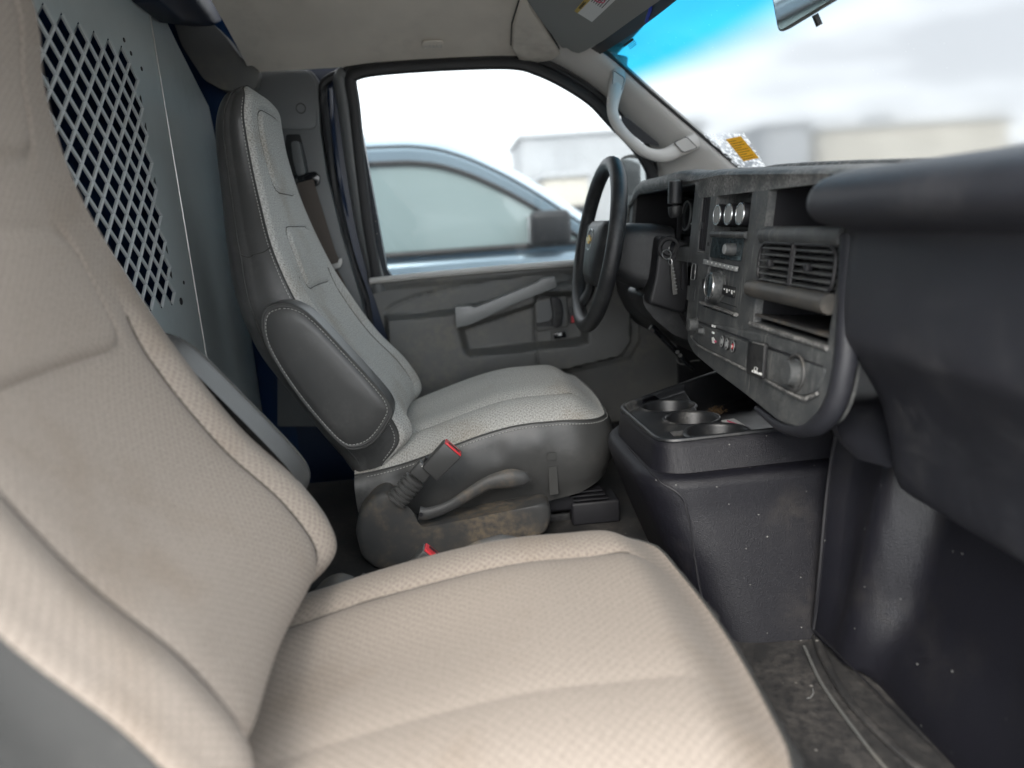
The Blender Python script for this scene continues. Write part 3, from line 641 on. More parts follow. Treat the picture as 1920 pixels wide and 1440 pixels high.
# ------------------------------------------------------------------ B pillar, belt
bp = thing('b_pillar', 'dark grey plastic pillar cover behind the driver door', 'pillar', (-.37, .85, .9))
o = [(452, 133), (583, 131), (597, 150), (600, 245), (613, 330), (640, 440), (676, 560), (690, 640), (690, 800), (520, 800), (520, 620), (470, 300)]
MB().prism(fillet([PY(u, v, .815) for u, v in o], .008, 3), (0, .06, 0)).build('pillar_cover', M['bpillar'], bp, bevel=.012, seg=4)
MB().prism(fillet([PY(u, v, .812) for u, v in ((452, 132), (576, 131), (591, 150), (594, 235), (585, 243), (500, 243), (460, 200))], .008, 3), (0, .02, 0)).build('upper_cover', M['bpillar'], bp, bevel=.008, seg=3)
c = PY(564, 203, .811); MB().ring([c+.0115*np.array((cos(t), 0, sin(t))) for t in np.linspace(0, 2*pi, 24, endpoint=False)], .0011, 6).build('plug_ring', M['seam'], bp)
MB().prism(fillet([PY(u, v, .8165) for u, v in ((537, 252), (563, 252), (575, 300), (582, 345), (545, 350), (532, 300))], .006, 3), (0, -.004, 0)).build('slot_bezel', M['seal'], bp, bevel=.002)
MB().prism(fillet([PY(u, v, .79) for u, v in ((545, 265), (561, 264), (566, 290), (574, 326), (557, 331), (549, 300))], .008, 3), (0, .025, 0)).build('height_adjuster', M['bpillar'], bp, bevel=.005)
sb = thing('seat_belt', 'brown seat belt strap hanging from the pillar behind the driver seat', 'seat belt', (-.37, .80, .95))
anch = MB().prism(fillet([PY(u, v, .80) for u, v in ((545, 332), (578, 324), (592, 321), (601, 330), (600, 345), (590, 352), (585, 345), (556, 347))], .006, 4), (0, -.007, 0))
ag = anch.build('belt_guide', M['gloss'], sb, bevel=.002)
w = [PY(u, v, yy) for u, v, yy in ((572, 340, .792), (590, 400, .79), (612, 470, .785), (624, 497, .78))]
wd = np.array((.021, 0, .004)); G = []
for p in spline(w, 14): G.append([p-wd, p-wd*.5+np.array((0, -.001, 0)), p+wd*.5+np.array((0, -.001, 0)), p+wd])
G2 = [[q+np.array((0, .002, 0)) for q in r] for r in G]
MB().grid(G).grid(G2).build('strap', M['web'], sb)
w = [PY(u, v, yy) for u, v, yy in ((618, 500, .80), (640, 545, .80), (668, 640, .81))]
G = []
for p in spline(w, 10): G.append([p-wd*.7, p, p+wd*.7])
MB().grid(G).build('strap', M['web'], sb)
tg = [(611, 499), (634, 492), (634, 487), (641, 483), (642, 493), (638, 502), (628, 505), (622, 512), (621, 520), (617, 520), (615, 508)]
MB().prism(fillet([PY(u, v, .772) for u, v in tg], .002, 2), (0, .003, 0)).build('latch_plate', M['steel'], sb, bevel=.0008, seg=1)
# ------------------------------------------------------------------ seats
YC = .445
BB = np.array([(-.243, 1.050), (-.289, 1.123), (-.345, 1.221), (-.391, 1.305), (-.416, 1.404), (-.424, 1.50), (-.430, 1.585), (-.430, 1.67), (-.420, 1.725), (-.402, 1.765), (-.378, 1.784)])
FF = np.array([(-.172, 1.066), (-.131, 1.118), (-.161, 1.190), (-.226, 1.272), (-.284, 1.375), (-.322, 1.478), (-.344, 1.578), (-.354, 1.668), (-.354, 1.722), (-.352, 1.760), (-.366, 1.784)])
HW = np.array([.228, .236, .240, .240, .236, .214, .168, .140, .130, .110, .066])
def make_seat(name, label, sg, dxb, dxc, cdrop, fab, rib):
    """sg +1: driver (inboard side towards -y); -1: mirrored for the passenger"""
    def Y(w): return sg*(YC+np.asarray(w))
    root = thing(name, label, 'seat', (-.05, sg*YC, .88), 'front bucket seats')
    n = 150; B = spline(BB, n); F = spline(FF, n); hw = spline(HW[:, None], n)[:, 0]
    cumz = np.concatenate([[0], np.cumsum(np.linalg.norm(np.diff(F, axis=0), axis=1))])
    # grooves are laid out in (w, z)
    lum = fillet([(-.125, 1.400), (.125, 1.400), (.112, 1.525), (-.112, 1.525)], .035, 6)
    hed = fillet([(-.088, 1.590), (.088, 1.590), (.082, 1.742), (-.082, 1.742)], .035, 6)
    lp, hp_ = [p for p in lum], [p for p in hed]
    nf = 220; fl = []; fuv = []; side_l = []
    for i in range(n):
        b, f = B[i], F[i]; d = f-b; L = np.linalg.norm(d); d = d/L; h = hw[i]
        rc = min(.013, .42*L, .4*h)
        t = i/(n-1); ws_ = -.032*float(sstep(.5, .85, t)); dx_ = dxb+(.020 if sg < 0 else 0)*float(sstep(.45, .85, t))
        w = np.linspace(-h, h, nf); s = np.clip((h-np.abs(w))/rc, 0, 1); edge = -(rc)*(1-np.sqrt(1-(1-s)**2))*.85
        zf = f[1]; t = i/(n-1)
        wide = float(sstep(1.50, 1.36, zf))
        bol = .015*wide*np.exp(-((np.abs(w)-.200)/.055)**2)-.010*wide*np.exp(-(w/.12)**2)
        bol *= sstep(h+.004, h-.055, np.abs(w)); bol += .007*(1-wide)*np.cos(np.clip(w/max(h, 1e-3), -1, 1)*pi/2)
        wa = np.full_like(w, zf)
        lx = .158-.02*sstep(1.15, 1.06, zf)
        g = (-.012*np.exp(-np.abs(np.abs(w)-lx)/.016))*sstep(1.47, 1.38, zf)
        g = g+.005*sstep(-.004, .012, sdf(lp, w, wa))-.004*np.exp(-(sdf(lp, w, wa)/.005)**2)
        g = g+.004*sstep(-.004, .012, sdf(hp_, w, wa))-.004*np.exp(-(sdf(hp_, w, wa)/.005)**2)
        end = sstep(0, .05, t)*sstep(1, .94, t)
        off = edge+(bol+g)*end*s
        fl.append([(b[0]+d[0]*(L+o)+dx_, float(Y(q+ws_)), b[1]+d[1]*(L+o)) for q, o in zip(w, off)])
        al = np.concatenate([[0], np.cumsum(np.hypot(np.diff(w), np.diff(off)))]); fuv.append([(q-al[-1]/2, cumz[i]) for q in al])
        # vinyl: from one front edge round the back to the other
        q0 = edge[0]; rb = min(.05, .45*L, .4*h); pts = []
        for x_, y_ in [(-h, L+q0), (-h-.003, L*.75), (-h-.004, L*.55), (-h, rb*1.1)]: pts.append((x_, y_))
        for a in np.linspace(0, pi/2, 6): pts.append((-h+rb-rb*cos(a), rb-rb*sin(a)))
        for x_ in np.linspace(-h+rb, h-rb, 8)[1:-1]: pts.append((x_, -.004))
        for a in np.linspace(pi/2, 0, 6): pts.append((h-rb+rb*cos(a), rb-rb*sin(a)))
        for x_, y_ in [(h, rb*1.1), (h+.004, L*.55), (h+.003, L*.75), (h, L+q0)]: pts.append((x_, y_))
        side_l.append([(b[0]+d[0]*y_+dx_, float(Y(x_+ws_)), b[1]+d[1]*y_) for x_, y_ in pts])
    bkr = MB().grid(fl, uv=fuv).build('backrest', fab, root, ang=60)
    FL = np.array(fl); zr = F[:, 1]
    def SP(w, z):
        i = float(np.interp(z, zr[:-1], np.arange(n-1))); i0_ = int(i); h = np.interp(z, zr[:-1], hw[:-1]); jj = np.clip((w+h)/(2*h), 0, 1)*(nf-1); j0 = min(int(jj), nf-2)
        r0 = lerp(FL[i0_, j0], FL[i0_, j0+1], jj-j0); r1 = lerp(FL[min(i0_+1, n-1), j0], FL[min(i0_+1, n-1), j0+1], jj-j0); return lerp(r0, r1, i-i0_)
    sm_ = M['seamshade']
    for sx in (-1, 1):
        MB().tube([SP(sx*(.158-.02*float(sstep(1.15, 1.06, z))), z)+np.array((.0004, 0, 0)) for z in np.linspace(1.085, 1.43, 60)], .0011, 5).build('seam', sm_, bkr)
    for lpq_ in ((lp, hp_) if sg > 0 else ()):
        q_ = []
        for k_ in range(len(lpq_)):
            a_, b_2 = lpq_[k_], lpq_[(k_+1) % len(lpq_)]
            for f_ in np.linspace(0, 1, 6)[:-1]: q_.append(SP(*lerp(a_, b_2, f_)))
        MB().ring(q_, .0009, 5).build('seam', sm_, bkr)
    vb_ = MB().grid(side_l); k = len(side_l[0])
    vb_.add(side_l[-1]+fl[-1][::-1], [tuple(range(k+nf))]); vb_.add(side_l[0]+fl[0][::-1], [tuple(range(k+nf))][::1])
    sh_ = vb_.build('backrest_shell', M['vinyl'], root, ang=60)
    # piping along both front edges and over the head, twin stitch line beside it
    rim = [np.array(r[0]) for r in fl]+[np.array(p) for p in fl[-1][1:-1]]+[np.array(r[-1]) for r in fl][::-1]
    MB().tube(rim[::2], .0017, 6).build('piping', M['seam'], root)
    st = MB()
    def stitches(path, pitch=.0065, r=.0009):
        P = np.asarray(path, float); cl = np.concatenate([[0], np.cumsum(np.linalg.norm(np.diff(P, axis=0), axis=1))])
        for s0 in np.arange(0, cl[-1]-pitch, pitch):
            a = [np.interp(s0, cl, P[:, k]) for k in range(3)]; b_ = [np.interp(s0+pitch*.6, cl, P[:, k]) for k in range(3)]
            st.tube([a, b_], r, 4)
    for dpt in (.010,):
        stitches([np.array(side_l[i][0])*(1-dpt/.075)+np.array(side_l[i][2])*(dpt/.075)-np.array((0, sg*.0006, 0)) for i in range(3, n-6)])
    # cross seam on the side
    i0 = int(np.argmin(np.abs(F[:, 1]-1.475)));
    cs_ = []
    for q in np.linspace(0, 5, 26):
        j = min(int(q), 4); fq = q-j; ri = i0+2-2.0*q+.25*q*q; i_ = int(ri); fr_ = ri-i_
        pa = lerp(side_l[i_][j], side_l[i_][j+1], fq); pb_ = lerp(side_l[i_+1][j], side_l[i_+1][j+1], fq)
        cs_.append(lerp(pa, pb_, fr_)-np.array((0, sg*.0005, 0)))
    MB().tube(cs_, .0014, 6).build('seam', M['seam'], sh_)
    back = [np.array(side_l[i][5])-np.array((0, sg*.0012, 0)) for i in range(4, n-4)]
    MB().tube(back, .0014, 6).build('seam', M['seam'], sh_)
    # armrest folded up against the inboard side
    ao = [(520, 568), (498, 577), (490, 600), (497, 640), (530, 700), (580, 768), (640, 834), (672, 843), (703, 828), (730, 790), (735, 768), (715, 735), (640, 652), (580, 590), (545, 570)]
    def iy(u, v, y): p = PY(u, v, y); return np.array((p[0]+dxb-(.020 if sg < 0 else 0), sg*(y+(.010 if sg < 0 else 0)), p[2]))
    a0 = [iy(u, v, .150) for u, v in ao]; a0 = spline(a0+[a0[0]], 64)[:-1]; ctr = a0.mean(0); loops = []
    for sc, yo in ((1.0, .062), (1.012, .040), (1.012, .012), (1.0, .003), (.965, -.002), (.945, -.002), (.93, -.0005), (.90, -.003), (.70, -.006), (.3, -.007), (.0001, -.007)):
        # inset roughly evenly rather than by plain scaling
        c2 = ctr+(a0-ctr)*sc; c2[:, 1] += sg*yo; loops.append(c2)
    ar = MB().loft(loops, False)
    arm = ar.build('armrest', M['vinyl'], root, ang=60)
    MB().ring(ctr+(a0-ctr)*.985+np.array((0, sg*-.0005, 0)), .0022, 6).build('piping', M['seam'], arm)
    q = ctr+(a0-ctr)*.925+np.array((0, -sg*.0022, 0)); stitches(list(q)+[q[0]])
    # cushion ------------------------------------------------------------
    nx, nw = 110, 220; xs = np.linspace(-.235, .268, nx)
    zs = lambda x: 1.047+.076*sstep(-.25, .12, x)-.010*sstep(.17, .27, x)-cdrop*(.35+.65*sstep(-.2, .15, x))
    def hwx(x):
        r = .085; e = np.clip((x-(.268-r))/r, 0, 1); return .238-r*.75*(1-np.sqrt(1-e**2+1e-9))-.01*sstep(-.05, -.24, x)
    Gc, uvc, sk_in, sk_out = [], [], [], []
    for x in xs:
        h = float(hwx(x)); w = np.linspace(-h, h, nw); u = np.abs(w)/h
        cr_ = .040*sstep(.268, .19, x)*(1-.25*sstep(-.1, -.24, x))
        z = zs(x)+cr_*(1-u**3.2)**.8
        z = z+(-.012*np.exp(-np.abs(np.abs(w)-.125)/.016))*sstep(.25, .16, x)*np.where(w > 0, .2, 1.0)-.012*np.exp(-(w/.10)**2)*sstep(.12, -.05, x)
        z = z+.004*np.exp(-((np.abs(w)-.190)/.045)**2)
        xx = x+dxc
        Gc.append([(xx+.012*(1-(q/h)**2)*sstep(.10, .26, x), float(Y(q)), zz_) for q, zz_ in zip(w, z)]); al = np.concatenate([[0], np.cumsum(np.hypot(np.diff(w), np.diff(z)))]); uvc.append([(q-al[-1]/2, x) for q in al])
    cush = MB().grid(Gc, uv=uvc).build('cushion', fab, root, ang=60)
    GC = np.array(Gc)
    sl_ = []
    for i in range(6, nx-14):
        h = float(hwx(xs[i])); jj = (-.125+h)/(2*h)*(nw-1); j0 = int(jj); sl_.append(lerp(GC[i, j0], GC[i, j0+1], jj-j0)+np.array((0, 0, .0003)))
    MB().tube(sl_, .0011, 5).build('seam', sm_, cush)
    rimc = [np.array(Gc[i][0]) for i in range(nx)]+[np.array(p) for p in Gc[-1][1:-1]]+[np.array(Gc[i][-1]) for i in range(nx-1, -1, -1)]
    MB().tube(rimc[::2], .0019, 6).build('piping', M['seam'], root)
    # vinyl skirt hanging from the seam, a few wrinkles below the edge
    rng = np.random.RandomState(3); loops = []; R = np.array(rimc[::2]); m = len(R)
    T = np.gradient(R, axis=0); N_ = np.stack([T[:, 1], -T[:, 0], 0*T[:, 0]], 1)*sg; N_ /= np.linalg.norm(N_, axis=1)[:, None]+1e-9
    N_ = -N_ if (N_[m//8] @ np.array((0, -sg, 0))) < 0 else N_
    xr = R[:, 0]-dxc
    bot = np.interp(xr, [-.25, -.1, .1, .2, .28], [.955, .945, .955, .972, 1.0])
    wr = np.interp(np.arange(m), np.arange(0, m, 3), rng.randn(len(np.arange(0, m, 3))))
    for k, t in enumerate(np.linspace(0, 1, 14)):
        P = R.copy(); P[:, 2] = R[:, 2]*(1-t)+bot*t
        bul = .012*np.sin(pi*min(t*1.1, 1))-.03*max(0, t-.8)**1.0*1.2
        P += N_*bul+N_*(.0022*wr*np.exp(-((t-.22)/.14)**2))[:, None]; P += N_*.0025*(t > .01); loops.append(P)
    MB().grid(loops).build('cushion_skirt', M['vinyl'], root, ang=70)
    stitches(list(R[2:-2]*1.0+N_[2:-2]*.004-np.array((0, 0, .006))))
    st.build('stitching', M['stitch'], root)['kind'] = 'stuff'
    # pan that closes the cushion from below
    MB().box((.0+dxc, float(Y(0)), .945), (.42, .40, .05)).build('seat_pan', M['hole'], root, bevel=.01)
    MB().box((-.10+dxc, float(Y(0)), .905), (.30, .36, .06)).build('pedestal', M['black'], root, bevel=.01)
    for s_ in (-.15, .15):
        MB().box((.02+dxc, float(Y(s_)), .895), (.46, .045, .022)).build('seat_rail', M['black'], root, bevel=.004)
        MB().box((.10+dxc, float(Y(s_)), .925), (.34, .03, .03)).build('seat_rail', M['hole'], root, bevel=.004)
    MB().box((.235+dxc, float(Y(-.17)), .915), (.10, .075, .05)).build('slide_lock', M['hole'], root, bevel=.006)
    for k in range(3): MB().box((.225+dxc-.006*k, float(Y(-.19)), .948+.009*k), (.07, .05, .004)).build('slide_plate', M['hole'], root, bevel=.001, seg=1)
    # moulded side cover with raised hump under the buckle
    sc_ = [(700, 930), (720, 922), (738, 930), (752, 950), (764, 978), (778, 990), (900, 968), (1020, 944), (1033, 951), (1036, 972), (1028, 1001), (900, 1036), (780, 1062), (705, 1070), (676, 1046), (664, 1002), (672, 962)]
    def cy(u, v, y): p = PY(u, v, y); return np.array((p[0]+dxc, sg*y, p[2]))
    o_ = fillet([cy(u, v, .150) for u, v in sc_], .012, 4); o_ = np.array(o_); cc = o_.mean(0)
    lp_ = []
    for sc2, yo in ((1.0, .06), (1.0, .016), (.985, .005), (.96, 0), (.90, -.003), (.6, -.004)):
        q = cc+(o_-cc)*np.array((sc2, 1, sc2)); q[:, 1] += sg*yo; lp_.append(q)
    cv = MB().loft(lp_, False); cv.add(lp_[-1], [tuple(range(len(o_)))])
    cov = cv.build('side_cover', M['trim_dirty'], root, ang=45)
    c = cy(938, 1009, .1465); MB().lathe(c, (0, -sg, 0), [(0, .0085), (.001, .0082), (.001, .003)], 16).build('screw_hole', M['hole'], cov)
    # recline lever
    lpth = spline([cy(u, v, .140) for u, v in ((786, 962), (802, 963), (840, 950), (880, 926), (915, 906), (950, 898), (975, 897), (996, 900))], 26)
    rl = np.interp(np.linspace(0, 1, 26), [0, .08, .3, .55, .75, .92, 1], [.0135, .0130, .0105, .0130, .0195, .014, .003])
    lvr = MB().tube(lpth, rl*.62, 12, flat=rl, updir=(0, 0, 1)).build('recline_lever', M['trim_dirty'], root)
    c = cy(789, 966, .128); MB().lathe(c+np.array((0, sg*.0035, 0)), (0, -sg, 0), [(0, .004), (.0012, .0038), (.0012, .001)], 12).build('screw_hole', M['hole'], lvr)
    # buckle on its ribbed stalk
    bk_ = [cy(833, 822, .135), cy(865, 849, .135), cy(820, 893, .135), cy(792, 868, .135)]
    if sg < 0:
        sh2 = np.array((.001, 0, -.086)); bk_ = [p+sh2 for p in bk_]
    else: sh2 = np.zeros(3)
    bx = MB().prism(bk_, (0, -sg*.028, 0)).build('buckle', M['vinyl'], root, bevel=.003)
    ax = (bk_[0]+bk_[1]-bk_[2]-bk_[3])/2; ax /= np.linalg.norm(ax); wv = bk_[1]-bk_[0]; wl_ = np.linalg.norm(wv); wv = wv/wl_
    tp = (bk_[0]+bk_[1])/2+np.array((0, -sg*.014, 0))
    MB().box(tp+ax*.001, (wl_*.88, .023, .004), [wv, (0, 1, 0), ax]).build('release_button', M['red'], bx, bevel=.001)
    MB().box(tp+ax*.0032+np.array((0, -sg*.004, 0)), (wl_*.6, .004, .002), [wv, (0, 1, 0), ax]).build('slot', M['hole'], bx)
    bs = [cy(u, v, .140)+sh2 for u, v in ((772, 890), (778, 868), (786, 880), (806, 896), (802, 910), (787, 912))]
    base = (cy(735, 930, .140)+cy(750, 943, .140))/2+sh2*.3; tip = (cy(778, 884, .140)+cy(790, 893, .140))/2+sh2
    d_ = tip-base; Ld = np.linalg.norm(d_); d_ = d_/Ld; sd_ = np.cross(d_, (0, 1, 0)); sd_ /= np.linalg.norm(sd_)
    prof = []
    for k in range(6):
        s0 = k/6*Ld*.92; ds = Ld*.92/6
        prof += [(s0, .016), (s0+ds*.15, .0205), (s0+ds*.7, .0205), (s0+ds*.85, .016)]
    MB().lathe(base-np.array((0, sg*.012, 0)), d_, prof, 18, ref=(0, 1, 0), ell=.6).build('bellows', M['vinyl'], root)
    MB().box(tip+d_*.012-np.array((0, sg*.012, 0)), (.034, .018, .032), [sd_, (0, 1, 0), d_]).build('stalk_sleeve', M['vinyl'], root, bevel=.005)
    e = (bk_[2]+bk_[3])/2-np.array((0, sg*.014, 0))
    MB().tube(spline([tip+d_*.02-np.array((0, sg*.012, 0)), tip+d_*.038-np.array((0, sg*.012, 0))+sd_*.006, e+ax*.004], 8), .006, 8).build('stalk_cable', M['black'], root)
    lpq = [tip+d_*.022+sd_*q1+d_*q2-np.array((0, sg*.024, 0)) for q1, q2 in ((-.012, 0), (-.012, .016), (-.006, .021), (.002, .012), (.008, 0))]
    MB().tube(spline(lpq, 12), .0012, 6).build('wire_loop', M['steel'], root)
    # handwritten-looking scuffs left by tape on the skirt
    return root
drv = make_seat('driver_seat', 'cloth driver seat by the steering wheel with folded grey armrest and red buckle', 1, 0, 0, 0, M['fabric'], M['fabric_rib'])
pas = make_seat('passenger_seat', 'beige cloth passenger seat nearest the camera, filling the lower left', -1, -.065, -.035, .045, M['fabric_lit'], M['fabric_rib'])
# residue of tape on the driver skirt
for k, (a, b, c, d) in enumerate((((1028, 876), (1044, 874), (1047, 926), (1031, 929)), ((1026, 850), (1043, 848), (1044, 862), (1027, 864)))):
    MB().prism([PY(u, v, .1865) for u, v in (a, b, c, d)], (0, .0015, 0)).build('tape_residue', M['seam'], drv)
# ------------------------------------------------------------------ dashboard
ds = thing('dashboard', 'dusty black dashboard with radio, vents and open cubbies', 'dashboard', (.5, .0, 1.2))
EY = np.array((0, -1.0, 0)); EZ = np.array((.117, 0, 1.0)); EZ /= np.linalg.norm(EZ); EN = np.cross(EY, EZ); EN = EN if EN[0] < 0 else -EN   # EN points at the seats
FB = [(0, -1, 0), tuple(EZ), tuple(EN)]
def front_panel(name, yr, zr, holes, depth, mat, off=0.0, parent=ds, bev=.005):
    """raked panel with real rectangular wells sunk into it"""
    ys = sorted({yr[0], yr[1], *[h[0] for h in holes], *[h[1] for h in holes]}); zs = sorted({zr[0], zr[1], *[h[2] for h in holes], *[h[3] for h in holes]})
    mb = MB()
    for a, b in zip(ys[:-1], ys[1:]):
        for c, d in zip(zs[:-1], zs[1:]):
            m_ = ((a+b)/2, (c+d)/2)
            if any(h[0] < m_[0] < h[1] and h[2] < m_[1] < h[3] for h in holes): continue
            mb.add([DP(a, c, off), DP(b, c, off), DP(b, d, off), DP(a, d, off)], [(0, 1, 2, 3)])
    for h in holes:
        dp = h[4] if len(h) > 4 else depth
        y_ = [v for v in ys if h[0] <= v <= h[1]]; z_ = [v for v in zs if h[2] <= v <= h[3]]
        loop = [(y, h[2]) for y in y_]+[(h[1], z) for z in z_[1:]]+[(y, h[3]) for y in y_[::-1][1:]]+[(h[0], z) for z in z_[::-1][1:-1]]
        f = [DP(y, z, off) for y, z in loop]; bk2 = [DP(y, z, off)+np.array((dp, 0, 0)) for y, z in loop]
        n = len(loop); mb.add(f+bk2, [(i, (i+1) % n, n+(i+1) % n, n+i) for i in range(n)]); mb.add(bk2, [tuple(range(n))])
    return mb.build(name, mat, parent, bevel=bev, seg=3, bang=40)
HA = (.158, .200, 1.425, 1.526, .03); HB = (-.022, .128, 1.462, 1.524, .035); HC = (-.024, .134, 1.333, 1.455, .012); HE = (-.298, -.081, 1.333, 1.522, .14)
cb_ = front_panel('centre_bezel', (-.325, .222), (1.295, 1.5275), [HA, HB, HC, HE], .05, M['dash'])
HX = (.262, .735, 1.432, 1.548, .13); HV = (.772, .818, 1.452, 1.520, .03)
db_ = front_panel('driver_bezel', (.222, .865), (1.405, 1.552), [HX, HV], .05, M['dash'], off=.004)
# black liners inside the wells
def well(h, mat, eps=.0015):
    mb = MB(); y0, y1, z0, z1, dp = h; a = [(y0+eps, z0+eps), (y1-eps, z0+eps), (y1-eps, z1-eps), (y0+eps, z1-eps)]
    f = [DP(y, z, .012) for y, z in a]; b = [DP(y, z, 0)+np.array((dp-eps, 0, 0)) for y, z in a]
    mb.add(f+b, [(i, (i+1) % 4, 4+(i+1) % 4, 4+i) for i in range(4)]+[(4, 5, 6, 7)]); return mb
MB_ = well(HE, M['hole']); MB_.build('cubby_liner', M['hole'], ds)
well((HX[0], HX[1], HX[2], HX[3], .128), M['hole']).build('cluster_well', M['hole'], ds)
# instrument cluster: face plate with dials deep in the hood
icb = DP(.5, 1.49, .112)
ic = MB().box(icb, (.40, .095, .006), FB).build('instrument_cluster', M['gloss'], ds, bevel=.004)
for k, yy in enumerate((.62, .50, .38)):
    c = DP(yy, 1.49, .108); MB().ring([c+.034*(np.array(EY)*cos(t)+EZ*sin(t)) for t in np.linspace(0, 2*pi, 28, endpoint=False)], .002, 6).build('dial_ring', M['greyprint'], ic)
MB().tube([DP(.265, 1.474, .05), DP(.40, 1.474, .05)], .0022, 6).build('cluster_lip', M['greyprint'], ic)
# chin below the bezel, its rounded outline and a worn lip
cp = [(1292, 598), (1287, 636), (1300, 663), (1340, 697), (1400, 742), (1462, 792), (1500, 802), (1540, 792), (1562, 740), (1572, 655)]
chin = MB().prism(fillet([PD(u, v, -.002) for u, v in cp], [.004, .02, .012, .02, .03, .02, .02, .03, .03, .004], 5), EN*-.03).build('chin', M['dash'], ds, bevel=.009, seg=4)
sp_ = fillet([PD(u, v, -.0045) for u, v in ((1297, 601), (1294, 628), (1312, 648), (1500, 742), (1528, 737), (1548, 690), (1440, 656), (1360, 628))], [.003, .008, .008, .012, .012, .01, .003, .003], 5)
sp = MB().prism(sp_, EN*-.01).build('switch_panel', M['dash'], ds, bevel=.0015)
MB().tube(spline([PD(u, v, -.006) for u, v in ((1296, 630), (1302, 641), (1318, 653), (1400, 694), (1496, 744), (1515, 745), (1532, 738))], 30), .0022, 8).build('worn_lip', M['dashtop'], sp)
MB().tube([PD(1296, 598, -.004), PD(1542, 688, -.004)], .0012, 6).build('seam', M['hole'], sp)
# knobs and switches on the strip
def knob(name, u, v, r, h, mat, parent, off=-.004, rim=None, face=None, n=28):
    c = PD(u, v, off); k = MB().lathe(c, EN, [(-.002, r*1.12), (.001, r*1.12), (.002, r), (h*.9, r*.95), (h, r*.86), (h, .0005)], n).build(name, mat, parent, ang=30)
    if rim: MB().ring([c+EN*h+r*.84*(EY*cos(t)+EZ*sin(t)) for t in np.linspace(0, 2*pi, 32, endpoint=False)], r*.10, 6).build('knob_ring', rim, k)
    if face: MB().lathe(c+EN*h, EN, [(.0002, r*.80), (.0012, r*.74), (.0016, .0005)], 24).build('knob_face', face, k)
    return k
knob('lamp_knob', 1304, 609, .0125, .014, M['dash'], sp, -.005)
knob('dimmer_knob', 1318, 621, .006, .010, M['dash'], sp, -.005)
text('switch_lettering', 'FRONT', .0062, M['white'], sp, PD(1338, 612, -.0052), EY, EZ, .0003)
text('switch_lettering', 'REAR', .0052, M['white'], sp, PD(1337, 624, -.0052), EY, EZ, .0003)
MB().prism([PD(u, v, -.005) for u, v in ((1335, 633), (1338, 632), (1341, 638), (1340, 644), (1336, 643))], EN*.0008).build('lamp_symbol', M['white'], sp)
MB().prism([PD(u, v, -.005) for u, v in ((1340, 638), (1343, 639), (1343, 642), (1340, 642))], EN*.0008).build('lamp_symbol', M['pink'], sp)
for u, v, m_ in ((1356, 640, 'black'), (1365, 645, 'black'), (1376.5, 649.5, 'red')):
    c = PD(u, v, -.0055); b_ = MB().lathe(c, EN, [(0, .0072), (.002, .007), (.0028, .006), (.0028, .0003)], 20, ref=tuple(EZ), ell=1.35).build('push_button', M['black'], sp)
    MB().ring([c+EN*.0026+(.0062*cos(t)*EY+.0085*sin(t)*EZ) for t in np.linspace(0, 2*pi, 22, endpoint=False)], .0006, 5).build('button_ring', M['greyprint'], b_)
    MB().lathe(c+EN*.0028, EN, [(0, .0034), (.0006, .0030), (.0006, .0002)], 12, ell=1.4).build('button_symbol', M['red'] if m_ == 'red' else M['greyprint'], b_)
    if m_ == 'red': MB().lathe(c+EN*.0036-EZ*.0, EN, [(0, .0016), (.0004, .0012), (.0004, .0002)], 10, ell=1.4).build('button_symbol', M['paper'], b_)
oc = fillet([PD(u, v, -.006) for u, v in ((1410, 637), (1441, 644), (1436, 712), (1406, 700))], .004, 4)
ol = MB().prism(oc, EN*.006).build('outlet_cover', M['black'], sp, bevel=.002)
ob_ = MB().prism([PD(u, v, -.013) for u, v in ((1412, 640), (1434, 645), (1432, 648), (1411, 643))], EN*.0008).build('grip_edge', M['dashtop'], ol)
oo = PD(1419, 699, -.0125)
text('outlet_lettering', 'AC 120V-Max 150W', .0052, M['white'], ol, oo, PD(1434, 704, 0)-PD(1408, 694, 0), EZ, .0003, squash=.75)
MB().ring([p for p in fillet([PD(u, v, -.0125) for u, v in ((1415, 688), (1420, 690), (1419, 696), (1414, 694))], .001, 2)], .0004, 4).build('outlet_symbol', M['white'], ol)
kl = knob('cigar_lighter', 1491, 699, .0165, .013, M['dash'], sp, -.005)
MB().ring([PD(1491, 699, -.006)+.023*(EY*cos(t)+EZ*sin(t)) for t in np.linspace(0, 2*pi, 28, endpoint=False)], .0022, 6).build('lighter_ring', M['trim_dirty'], kl)
# tall side vent
sv_ = MB()
for k in range(4):
    y = .165+k*.0098; MB().box(DP(y, 1.4755, .010), (.0022, .092, .018), FB).build('vent_blade', M['hole'], cb_, bevel=.0006, seg=1)
MB().box(DP(.179, 1.4755, .027), (.04, .1, .003), FB).build('vent_back', M['hole'], cb_)
MB().box(DP(.179, 1.473, .002), (.006, .012, .012), FB).build('vent_tab', M['black'], cb_, bevel=.001)
for z in (1.4268, 1.5242): MB().box(DP(.179, z, .002), (.034, .0022, .004), FB).build('vent_trim', M['dashtop'], cb_)
